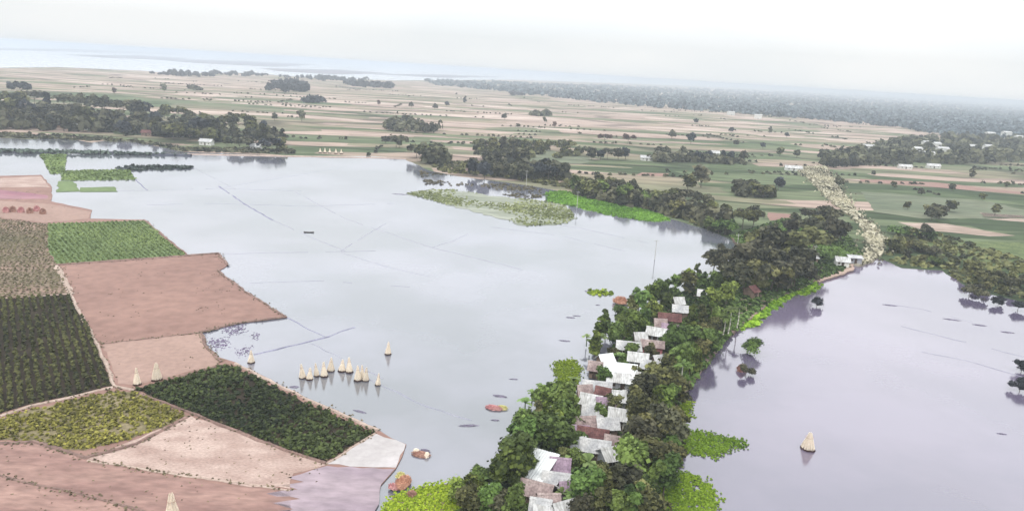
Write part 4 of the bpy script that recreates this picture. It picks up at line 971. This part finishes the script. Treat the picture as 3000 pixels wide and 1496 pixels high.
# ------------------------------------------------------------------ houses
def hut(px, py, Lx, Wy, yaw, roof_m, wall_m, label, hw=2.1, rise=1.1, ov=.45, z=.75, cat='hut', group='huts of the village strip', single=False, windows=1, name='hut'):
    """px,py: middle of the roof as it shows"""
    p = P(px, py, z + hw + rise * .55); p.z = z
    r = empty(name, p, R(yaw))
    hx, hy = Lx / 2, Wy / 2
    mb = MB()                                   # walls with gables
    if single:
        V = [(-hx, -hy, 0), (hx, -hy, 0), (hx, hy, 0), (-hx, hy, 0), (-hx, -hy, hw), (hx, -hy, hw), (hx, hy, hw + rise * .95), (-hx, hy, hw + rise * .95)]
        mb.add(V, [(0, 1, 5, 4), (1, 2, 6, 5), (2, 3, 7, 6), (3, 0, 4, 7)])
    else:
        V = [(-hx, -hy, 0), (hx, -hy, 0), (hx, hy, 0), (-hx, hy, 0), (-hx, -hy, hw), (hx, -hy, hw), (hx, hy, hw), (-hx, hy, hw), (-hx, 0, hw + rise * .93), (hx, 0, hw + rise * .93)]
        mb.add(V, [(0, 1, 5, 4), (2, 3, 7, 6), (1, 2, 6, 9, 5), (3, 0, 4, 8, 7)])
    mb.build('wall', wall_m, r)
    # corrugated roof sheets, two slopes (or one), with real waves and a drooping sheet or two
    rb = MB()
    X0, X1 = -hx - ov, hx + ov
    nx = max(8, int((X1 - X0) / .2))
    sl = rise / hy
    def slope(sg, ytop, ybot, ztop, zbot):
        V = []; Fc = []; ny = 3
        for i in range(nx + 1):
            x = X0 + (X1 - X0) * i / nx
            wv = .035 if i % 2 else -.01
            sheetlift = .03 * ((i // 5) % 2) + .02 * math.sin(i * .7)
            for j in range(ny + 1):
                u = j / ny
                V.append((x, sg * (ytop + (ybot - ytop) * u), ztop + (zbot - ztop) * u + wv + sheetlift + (.02 if u == 1 and (i // 5) % 3 == 0 else 0)))
        n = len(V)
        V += [(a, b, c - .05) for a, b, c in V]
        for i in range(nx):
            for j in range(ny):
                a = i * (ny + 1) + j; b = a + ny + 1
                Fc.append((a, b, b + 1, a + 1)); Fc.append((n + a + 1, n + b + 1, n + b, n + a))
            a = i * (ny + 1) + ny; b = a + ny + 1
            Fc.append((a, b, n + b, n + a)); a -= ny; b -= ny; Fc.append((b, a, n + a, n + b))
        for i in (0, nx):
            for j in range(ny):
                a = i * (ny + 1) + j; Fc.append((a, a + 1, n + a + 1, n + a))
        rb.add(V, Fc)
    if single:
        slope(1, hy + ov, -hy - ov, hw + rise + .06 + ov * sl * .5, hw + .06 - ov * sl * .5)
    else:
        slope(-1, .02, hy + ov, hw + rise + .06, hw + .06 - ov * sl)
        slope(1, .02, hy + ov, hw + rise + .06, hw + .06 - ov * sl)
    rf = rb.build('roof', roof_m, r)
    if not single:
        cb = MB()
        for sg in (-1, 1):
            cb.add([(X0 - .03, 0, hw + rise + .20), (X1 + .03, 0, hw + rise + .20), (X1 + .03, sg * .28, hw + rise + .16 - .28 * sl), (X0 - .03, sg * .28, hw + rise + .16 - .28 * sl)], [(0, 1, 2, 3)])
        cb.build('ridge_cap', roof_m, rf)
    db = MB(); db.box(-.45, .45, -hy - .05, -hy + .02, .05, 1.85); d = db.build('door', DARKW, r)
    hb = MB(); hb.box(.3, .38, -hy - .09, -hy - .05, .9, 1.05); hb.build('handle', POLEM, d)
    for k in range(windows):
        x = (-1 if k == 0 else 1) * hx * .62
        wb = MB(); wb.box(x - .4, x + .4, -hy - .04, -hy + .02, .95, 1.65); w = wb.build('window', DARKW, r)
        fb = MB()
        for q in (-.42, .42): fb.box(x + q - .05, x + q + .05, -hy - .07, -hy - .002, .9, 1.7)
        fb.box(x - .37, x + .37, -hy - .07, -hy - .002, 1.65, 1.72); fb.box(x - .37, x + .37, -hy - .07, -hy - .002, .88, .95)
        fb.build('frame', wall_m, w)
    tag(r, label, cat, group)
    return r
HUTS = [
    (1572, 1358, 4.2, 6.6, -24, TINB, WALLT, 'hut with a large bright white tin roof nearest the bottom left', dict(rise=.9, single=True, hw=2.3)),
    (1572, 1420, 4.6, 3.4, -18, TINP, WALLM, 'hut with dull pinkish roof just below the large white roof', {}),
    (1632, 1393, 3.8, 2.8, -8, TING, WALLM, 'hut with small grey roof right of the large white roof', {}),
    (1642, 1350, 2.6, 3.6, -5, TINV, WALLM, 'narrow hut with mauve roof behind the small grey roof', {}),
    (1608, 1455, 2.6, 4.2, 5, TINP, WALLM, 'narrow hut with reddish-pink roof at the bottom of the strip', {}),
    (1650, 1478, 2.8, 2.6, 30, TINW, WALLM, 'small hut with white roof at the bottom edge', {}),
    (1606, 1500, 3.4, 2.2, 0, TINW, WALLM, 'shed with a white roof cut by the bottom edge', dict(single=True, rise=.5)),
    (1788, 1318, 3.0, 3.4, 24, TINW, WALLT, 'hut with patched white roof beside the right-hand trees', {}),
    (1744, 1296, 4.6, 3.0, -10, TING, WALLM, 'hut with long pale grey-pink roof left of the patched white roof', {}),
    (1712, 1228, 3.4, 3.0, 12, TINP, WALLM, 'hut with pinkish thatch-like roof beside the rusty roofs', {}),
    (1738, 1262, 4.8, 3.0, -12, TINR, WALLR, 'hut with dark rusty roof in the middle of the strip', {}),
    (1780, 1232, 3.4, 2.6, 8, TING, WALLM, 'smaller hut with streaked grey roof under the white one', {}),
    (1822, 1206, 4.2, 3.4, -14, TINW, WALLW, 'hut with clean white roof above the rusty roofs', {}),
    (1733, 1163, 3.6, 3.4, -18, TINW, WALLM, 'hut with off-white roof half hidden by left trees', {}),
    (1738, 1196, 3.4, 2.4, -12, TING, WALLM, 'hut with striped grey roof below the off-white one', {}),
    (1750, 1124, 5.2, 2.4, -6, TING, WALLM, 'hut with long dull grey roof under the largest white roof', {}),
    (1815, 1152, 2.2, 4.0, -4, TINW, WALLT, 'narrow hut with white roof between grey roof and trees', {}),
    (1776, 1172, 3.2, 2.6, 4, TINV, WALLM, 'hut with dark mauve roof in the shaded yard', {}),
    (1818, 1072, 6.4, 4.4, -8, TINB, WALLT, 'hut with the largest white gabled roof in the village', dict(rise=1.3)),
    (1826, 1108, 6.2, 2.6, -8, TINW, WALLT, 'lean-to with white roof directly below the largest roof', dict(single=True, rise=.6, hw=1.9)),
    (1890, 1102, 3.2, 2.6, -28, TINW, WALLM, 'small hut with slanting white roof right of the lean-to', {}),
    (1774, 1044, 2.8, 3.0, 25, TINB, WALLM, 'hut with small bright white roof by the left trees', {}),
    (1833, 1006, 3.6, 3.0, -8, TING, WALLW, 'hut with light grey roof left of the red house', {}),
    (1870, 1040, 4.0, 3.2, -10, TINW, WALLT, 'hut with white roof in front of the red house', {}),
    (1912, 1002, 4.8, 3.0, -8, TINP, WALLR, 'house with red walls and pinkish roof among white roofs', dict(hw=2.6, rise=.8, windows=2)),
    (1924, 966, 4.2, 3.8, -18, TINW, WALLT, 'hut with broad white roof behind the red house', {}),
    (1876, 980, 2.6, 2.2, 10, TINW, WALLM, 'small shed with cream-white roof left of the broad white roof', {}),
    (1964, 956, 3.6, 2.8, -18, TINV, WALLM, 'hut with purple weathered roof right of the broad white roof', {}),
    (1958, 990, 3.2, 2.6, -30, TING, WALLM, 'hut with pale grey roof below the purple one', {}),
    (1938, 1046, 3.6, 2.8, 20, TING, WALLM, 'hut with pale striped roof at the tree edge', {}),
    (1962, 924, 5.4, 2.6, -6, TINR, WALLM, 'hut with long dark red roof behind the purple roof', {}),
    (1988, 876, 2.6, 2.2, 15, TINW, WALLM, 'tiny hut with white roof among dark trees', {}),
    (1995, 900, 4.0, 2.6, -8, TING, WALLM, 'hut with dull grey roof below the tiny white one', {}),
    (1690, 1290, 2.4, 2.2, 20, TING, WALLM, 'small shed with grey roof at the left end of the pale pink roof', {}),
    (1800, 1285, 2.6, 2.0, -15, TINP, WALLM, 'small shed with pinkish roof below the patched white one', {}),
    (1700, 1255, 2.2, 2.2, 0, TINV, WALLM, 'small mauve-roofed shed at the left edge of the rusty roofs', {}),
    (1712, 1135, 2.4, 2.0, 15, TINP, WALLM, 'small shed with brown-pink roof left of the long grey roof', {}),
    (1768, 1142, 2.4, 2.0, -20, TINR, WALLM, 'small shed with red roof below the lean-to', {}),
    (1845, 1150, 2.2, 2.0, 10, TING, WALLM, 'small grey-roofed shed at the foot of the right-hand trees', {}),
    (1745, 1066, 2.4, 2.2, -10, TINP, WALLM, 'small shed with faded roof left of the largest white roof', {}),
    (1858, 1010, 2.4, 2.0, 15, TINW, WALLM, 'small white-roofed shed touching the red house', {}),
    (1900, 1062, 2.4, 2.2, -25, TING, WALLM, 'small grey shed above the slanting white roof', {}),
    (1935, 940, 2.6, 2.0, 0, TINP, WALLM, 'small faded-roof shed in front of the long dark red roof', {}),
    (1668, 1420, 2.4, 2.2, 10, TINV, WALLM, 'small dark shed right of the dull pinkish roof', {}),
    (1585, 1470, 2.4, 2.6, -10, TING, WALLM, 'small grey shed left of the reddish-pink roof', {}),
    (2070, 856, 4.6, 3.2, -15, TING, WALLM, 'hut with pale grey roof at the far end of the village', {}),
    (2203, 842, 2.6, 4.0, 35, TINR, WALLM, 'hut with dark red roof against the big dark trees', {}),
    (2158, 738, 2.8, 2.4, 0, TINW, WALLM, 'tiny white-roofed hut among the jutting dark trees', {}),
    (2385, 746, 2.6, 2.4, 0, TINW, WALLM, 'tiny hut with white roof under the trackside grove', {}),
    (2468, 757, 4.6, 3.2, -6, TINW, WALLW, 'white shed on the earth bank by the right flood', {}),
    (2506, 752, 4.6, 2.4, -6, TING, WALLT, 'low grey-roofed shed right of the white shed', dict(single=True, rise=.4)),
]
for (x, y, lx, wy, yw, rm, wm, lb, kw) in HUTS:
    hut(x, y, lx * .92, wy * .92, yw, rm, wm, lb, **kw)
# distant houses
FARH = [(2715, 445, 13, 9, TINW, 'largest white house in the right village', 6.5), (2688, 432, 8, 6, TINW, 'white house left of the largest one', 8), (2762, 432, 11, 7, TING, 'grey-white house right of the largest one', 8.5),
        (2745, 418, 8, 6, TINW, 'white house behind the grey-white one', 9), (2712, 414, 7, 5, TING, 'small pale house at the back of the right village', 9), (2902, 388, 12, 9, TINW, 'white house up by the right edge', 10),
        (2950, 386, 12, 9, TINW, 'tall white house nearest the right edge', 12), (2985, 398, 10, 7, TINW, 'white house cut off from others at the right edge', 9), (2850, 425, 9, 6, TING, 'grey house between the two white clusters', 8),
        (2735, 482, 11, 4, TINW, 'long low white shed in front of the right village', 2.4), (2652, 484, 11, 4, TINW, 'second low white shed further left', 2.2), (2895, 425, 9, 6, TING, 'pale house under the right-edge houses', 8),
        (2325, 488, 12, 4, TINW, 'low white shed at the top of the dirt track', 2.2), (2545, 425, 10, 6, TING, 'pale house at the left end of the right village', 8),
        (2222, 336, 13, 9, TINW, 'bright white house at the forest edge', 7), (2142, 327, 13, 9, TING, 'pale house left of the bright one at the forest edge', 6),
        (300, 340, 9, 6, TINW, 'white roof showing through the left grove', 3), (290, 366, 8, 5, TINP, 'pinkish hut in front of the left grove', 2.6), (232, 366, 10, 5, TING, 'long pale hut before the left grove', 2.6),
        (170, 360, 9, 5, TINR, 'reddish hut under the left grove', 2.6), (432, 384, 7, 5, TINR, 'brown hut in the middle of the left grove', 2.6), (490, 378, 6, 5, TINW, 'small bright white roof in the left grove', 3),
        (525, 386, 6, 4, TINW, 'white shed right of the small bright roof', 2.6), (605, 410, 8, 5, TING, 'grey hut near the right part of the grove', 2.6), (750, 424, 6, 5, TINW, 'small white hut at the end of the grove', 2.6),
        (2095, 444, 7, 4, TINW, 'small white hut behind the hedge row on the plain', 2.4), (1895, 458, 9, 5, TING, 'pale hut left of the hedge row', 2.4)]
for (x, y, lx, wy, rm, lb, hw) in FARH:
    hut(x, y, lx, wy, rnd.uniform(-15, 15), rm, WALLW if rm in (TINW, TING) else WALLM, lb, hw=hw, rise=1.4, ov=.5, z=.0, cat='house', group='distant houses', name='house', windows=2)

# ------------------------------------------------------------------ jute stacks
def stack_parts(seed, H, rb_, n=80, blunt=1.0):
    rr = random.Random(seed); up_, lo, tie = MB(), MB(), MB()
    cut = .24
    for i in range(n):
        a = 6.283 * i / n + rr.uniform(-.06, .06); rad = rb_ * rr.uniform(.72, 1.05)
        p0 = Vector((math.cos(a) * rad, math.sin(a) * rad, -.35))
        h = H * rr.uniform(.80, 1.0)
        a2 = a + rr.uniform(-.5, .9); r2 = rb_ * rr.uniform(.05, .2) * blunt
        pk = Vector((math.cos(a2) * r2, math.sin(a2) * r2, h * .84))
        ex = rr.uniform(.1, .2); p1 = pk + (pk - p0) * ex + Vector((rr.uniform(-.10, .10), rr.uniform(-.10, .10), 0))
        mid = p0.lerp(pk, cut)
        # bellied stalks
        q = p0.lerp(pk, .5) + Vector((math.cos(a), math.sin(a), 0)) * rb_ * .03
        t = .032
        lo.tube(p0, mid, t * 1.15, t, 4)
        up_.tube(mid, q, t, t, 4); up_.tube(q, pk, t, t * .9, 4); up_.tube(pk, p1, t * .9, t * .5, 4)
    # inner filling stalks so the sky does not show through
    for i in range(n // 2):
        a = rr.uniform(0, 6.28); rad = rb_ * rr.uniform(.2, .7)
        p0 = Vector((math.cos(a) * rad, math.sin(a) * rad, -.3)); pk = Vector((math.cos(a) * rad * .12, math.sin(a) * rad * .12, H * .78))
        m = p0.lerp(pk, cut); lo.tube(p0, m, .05, .05, 4); up_.tube(m, pk, .05, .03, 4)
    for k in range(14):
        a, b = 6.283 * k / 14, 6.283 * (k + 1) / 14; q = rb_ * .3 * blunt
        tie.tube((math.cos(a) * q, math.sin(a) * q, H * .72), (math.cos(b) * q, math.sin(b) * q, H * .72), .022, .022, 5)
    return up_.mesh('stalk_bundle', JUTE), lo.mesh('wet_stalk_base', JUTEW), tie.mesh('tie_band', STRAWB)
JS = [stack_parts(s, 2.9, .86, 90, 1.25) for s in (1, 2, 3)]
JB = [stack_parts(s, 3.0, 1.6, 150, 1.7) for s in (11, 12)]
def stack(px, py, lb, sc=1.0, hs=1.0, big=False, z=.1, lean=0, group='jute stalk stacks'):
    a, b, c = (JB if big else JS)[rnd.randrange(2 if big else 3)]
    r = empty('jute_stack', P(px, py, z), rnd.uniform(0, 6.28)); r.scale = (sc, sc, hs)
    r.rotation_euler = (R(lean), R(lean * .5), r.rotation_euler.z)
    ob('stalk_bundle', a, r); ob('wet_stalk_base', b, r); ob('tie_band', c, r)
    tag(r, lb, 'jute stack', group)
gj = 'row of jute stacks standing in the left flood'
for i, (x, y) in enumerate([(887, 1106), (907, 1110), (928, 1101), (950, 1102), (969, 1086), (1002, 1086), (1024, 1090), (1048, 1114), (1061, 1108), (1071, 1114), (1107, 1127)]):
    stack(x, y, f'slim cream jute stack in the water row, {ORD[i]} of eleven from the left', rnd.uniform(.72, 1.12), rnd.uniform(.82, 1.12), lean=rnd.uniform(-7, 7), group=gj)
stack(1137, 1037, 'cream jute stack alone in the water above the row', 1.0, .98, lean=2)
stack(736, 1062, 'jute stack at the tip of the dark drowned bund', .95, .95)
stack(2366, 1314, 'wide jute stack alone in the right flood', .88, 1.05, big=True)
stack(402, 1126, 'jute stack on bare soil, left one of the pair above the diamond', .95, 1.15, z=.33)
stack(460, 1112, 'wide shaggy jute stack on bare soil, right one of the pair', .72, 1.15, big=True, z=.33)
stack(506, 1522, 'jute stack cut off by the bottom edge on pink soil', .75, 1.35, big=True, z=.33)
for i, (x, y) in enumerate([(938, 447), (952, 447), (966, 448), (984, 449), (1000, 450)]):
    stack(x, y, f'tiny pale stack on the far lake shore, {ORD[i]} from the left', 1.3, 1.0, group='pale stacks on the far lake shore', z=.3)

# ------------------------------------------------------------------ straw heaps, sheaves, rafts, weed
def heap_mesh(seed, Lx, Wy, H, n=260, lie=False, rag=0.0):
    """a heap of loose stalks: a rounded core with stalks over it"""
    rr = random.Random(seed); mb = MB()
    nu, nv = 14, 6; V, Fc = [], []
    for j in range(nv + 1):
        ph = (math.pi / 2) * j / nv
        for i in range(nu):
            a = 6.283 * i / nu; w = 1 + rr.uniform(-.12, .12) + rag * (math.sin(2 * a + seed) * .6 + math.sin(3 * a + seed * 2) * .5 + math.sin(5 * a + seed * 3) * .4)
            V.append((Lx * .46 * math.cos(a) * math.cos(ph) * w, Wy * .46 * math.sin(a) * math.cos(ph) * w, H * .9 * math.sin(ph) * w - .05))
    for j in range(nv):
        for i in range(nu): Fc.append((j * nu + i, j * nu + (i + 1) % nu, (j + 1) * nu + (i + 1) % nu, (j + 1) * nu + i))
    mb.add(V, Fc)
    for i in range(n):
        a = rr.uniform(0, 6.283); q = math.sqrt(rr.random())
        x, y = Lx * .48 * q * math.cos(a), Wy * .48 * q * math.sin(a); z = H * math.sqrt(max(0.02, 1 - q * q))
        ln = rr.uniform(.3, .8) * min(1.6, Lx * .35)
        d = Vector((1, rr.uniform(-.25, .25), rr.uniform(-.2, .2))) if lie else Vector((rr.uniform(-1, 1), rr.uniform(-1, 1), -rr.uniform(.2, 1)))
        d.normalize(); c = Vector((x, y, z))
        mb.tube(c - d * ln * .5, c + d * ln * .5, .035, .02, 4)
    return mb
def heap(px, py, Lx, Wy, H, mat, yaw, name, lb, cat, group=None, z=.1, lie=False, parts=()):
    r = empty(name, P(px, py, z), R(yaw))
    heap_mesh(rnd.randrange(999), Lx, Wy, H, 60 if mat is WEED else 260, lie=lie, rag=.45 if mat is WEED else 0).build('weed' if mat is WEED else 'straw', mat, r)
    for (dx, dy, l2, w2, h2, m2, nm) in parts:
        o = heap_mesh(rnd.randrange(999), l2, w2, h2, 90, lie=lie).build(nm, m2, r); o.location = (dx, dy, .05)
    tag(r, lb, cat, group); return r
heap(1448, 1196, 3.2, 1.8, .55, STRAWP, -14, 'straw_raft', 'pink stalk raft with a yellow end off the left shore', 'raft', lie=True, parts=[(1.4, .6, 2.0, 1.4, .5, STRAWY, 'yellow_bundle')])
heap(1234, 1332, 3.0, 1.8, .5, STRAWB, -10, 'straw_raft', 'dark raft carrying white bundles in the lower left flood', 'raft', lie=True,
     parts=[(-.9, .35, 1.1, .7, .75, JUTE, 'pale_bundle'), (1.0, -.2, .8, 1.2, .7, JUTE, 'pale_bundle'), (.3, 1.1, 1.8, .9, .4, WEED, 'dark_bundle')])
heap(1180, 1418, 2.0, 3.6, 1.1, STRAWO, -25, 'straw_heap', 'orange straw heap leaning at the bottom centre shore', 'straw heap', z=.4, parts=[(-.6, -1.5, 1.8, 1.2, .6, STRAWP, 'red_bundle'), (-1.4, 1.5, 1.7, 1.4, .6, STRAWY, 'yellow_bundle')])
heap(1206, 1455, 1.6, 1.6, .9, STRAWB, 10, 'straw_heap', 'small dark heap right of the orange straw heap', 'straw heap', z=.5)
heap(1818, 886, 4.4, 2.6, 1.5, STRAWO, -10, 'straw_heap', 'orange-pink straw heap at the left shore below the trees', 'straw heap', z=.4)
heap(2172, 1085, 2.3, 2.0, 1.3, STRAWB, 20, 'straw_heap', 'brown straw heap with pinkish top standing in the right flood', 'straw heap', parts=[(-.2, -.3, 1.5, 1.2, 1.5, STRAWP, 'pink_top')])
gs = 'brown sheaves on the pale tan parcel'
for i, (x, y) in enumerate([(18, 622), (38, 620), (62, 622), (88, 624), (108, 618), (126, 626)]):
    heap(x, y, 2.4, 2.0, 1.9, STRAWB if i % 2 else STRAWP, rnd.uniform(0, 90), 'sheaf', f'brown sheaf on the pale parcel, {ORD[i]} of six from the left', 'sheaf', gs, z=.33)
gw = 'rafts of floating weed'
for (x, y, lx, wy, yw, lb) in [(1372, 1246, 3.4, .8, 8, 'long dark weed raft in open water below the pink raft'), (1465, 1160, 2.8, 1.0, -12, 'dark weed raft just above the pink stalk raft'),
                               (862, 1133, 1.7, 1.0, 0, 'oval purple weed raft beside the first jute stack'), (1055, 1205, 2.6, .6, -22, 'thin weed streak below the jute row'),
                               (1672, 930, 2.4, .9, 0, 'weed patch far off the left shore'), (1655, 998, 2.6, .7, -5, 'weed patch nearest the bay'), (1720, 853, 1.4, .7, 0, 'tiny weed patch beside the floating green one'),
                               (1752, 893, 1.2, .6, 0, 'tiny weed patch by the orange straw heap'), (1690, 925, 2.0, .5, 0, 'small weed patch close to the far left trees'), (1505, 1110, 1.8, .4, 0, 'faint weed streak left of the bay'),
                               (1450, 1230, 1.5, .5, 0, 'small weed streak under the pink raft'), (2790, 936, 4.4, .8, -14, 'dark weed streak, left of the three in the right flood'), (2870, 952, 3.4, .9, -10, 'dark weed streak, middle of the three in the right flood'),
                               (2952, 973, 3.2, .8, -10, 'dark weed streak, right of the three in the right flood'), (2608, 894, 4.0, .6, -10, 'faint weed streak at the top of the right flood'), (2935, 1270, 1.6, .4, -10, 'lone weed streak in the lower right flood'),
                               (1170, 569, 8, 1.8, 0, 'dark weed raft at the tip of the drowned paddy'), (2125, 745 + 160, .1, .1, 0, None)]:
    if lb: heap(x, y, lx, wy, .10, WEED, yw, 'weed_raft', lb, 'weed raft', gw, lie=True)
# small boat
def boat(px, py, yaw, lb):
    r = empty('boat', P(px, py, .12), R(yaw)); mb = MB(); V = []; Fc = []; n = 12
    for i in range(n + 1):
        u = i / n * 2 - 1; w = .65 * (1 - abs(u) ** 2.4) + .03; s = .30 * u * u
        for (f, zz) in ((-1, .42 + s), (-.6, .0 + s * .5), (.6, .0 + s * .5), (1, .42 + s)): V.append((u * 3.0, f * w, zz - .08))
    for i in range(n):
        for j in range(3): a = i * 4 + j; Fc.append((a, a + 4, a + 5, a + 1))
    mb.add(V, Fc); mb.build('hull', DARKW, r); r.scale = (.6, .6, .6)
    for x in (-1.4, 0, 1.4):
        b = MB(); b.box(x - .15, x + .15, -.5, .5, .22, .27); b.build('thwart', DARKW, r)
    tag(r, lb, 'boat')
boat(905, 681, 10, 'small dark boat alone on the upper left flood')
# posts and poles
def pole(px, py, H, lb, z=.1, arm=True):
    r = empty('utility_pole', P(px, py, z), rnd.uniform(-.4, .4)); b = MB(); b.tube((0, 0, -.5), (0, 0, H), .14, .09, 8); b.build('post', POLEM, r)
    if arm:
        c = MB(); c.box(-.8, .8, -.05, .05, H - .6, H - .48); q = c.build('crossarm', POLEM, r)
        for x in (-.7, .7):
            d = MB(); d.tube((x, 0, H - .48), (x, 0, H - .28), .05, .04, 6); d.build('insulator', POLEM, q)
    tag(r, lb, 'utility pole', 'utility poles')
pole(1918, 760, 7, 'thin pole standing alone in the left flood')
pole(1690, 610, 8, 'pale pole on the bright hyacinth meadow')
pole(1541, 548, 9, 'pale pole before the lakeside wood', z=.0)
pole(2156, 748, 8, 'pole beside the tiny white-roofed hut')
pole(2382, 775, 7, 'pole under the trackside grove', z=.7)

# ------------------------------------------------------------------ haze
hz, t, b = new_mat('haze_air'); t.nodes.remove(b)
pv = N('ShaderNodeVolumePrincipled', t); pv.inputs['Density'].default_value = 2.8e-4
pv.inputs['Color'].default_value = (0.615, 0.668, 0.735, 1); pv.inputs['Anisotropy'].default_value = 0.0
t.links.new(pv.outputs[0], [n for n in t.nodes if n.type == 'OUTPUT_MATERIAL'][0].inputs['Volume'])
mb = MB(); mb.box(-EXT - 200, EXT + 200, -700, EXT + 200, -1.6, 66)
h = mb.build('haze', hz); tag(h, 'pale blue summer haze over the whole plain', 'haze', kind='stuff')
print('TREES', NTREE[0])
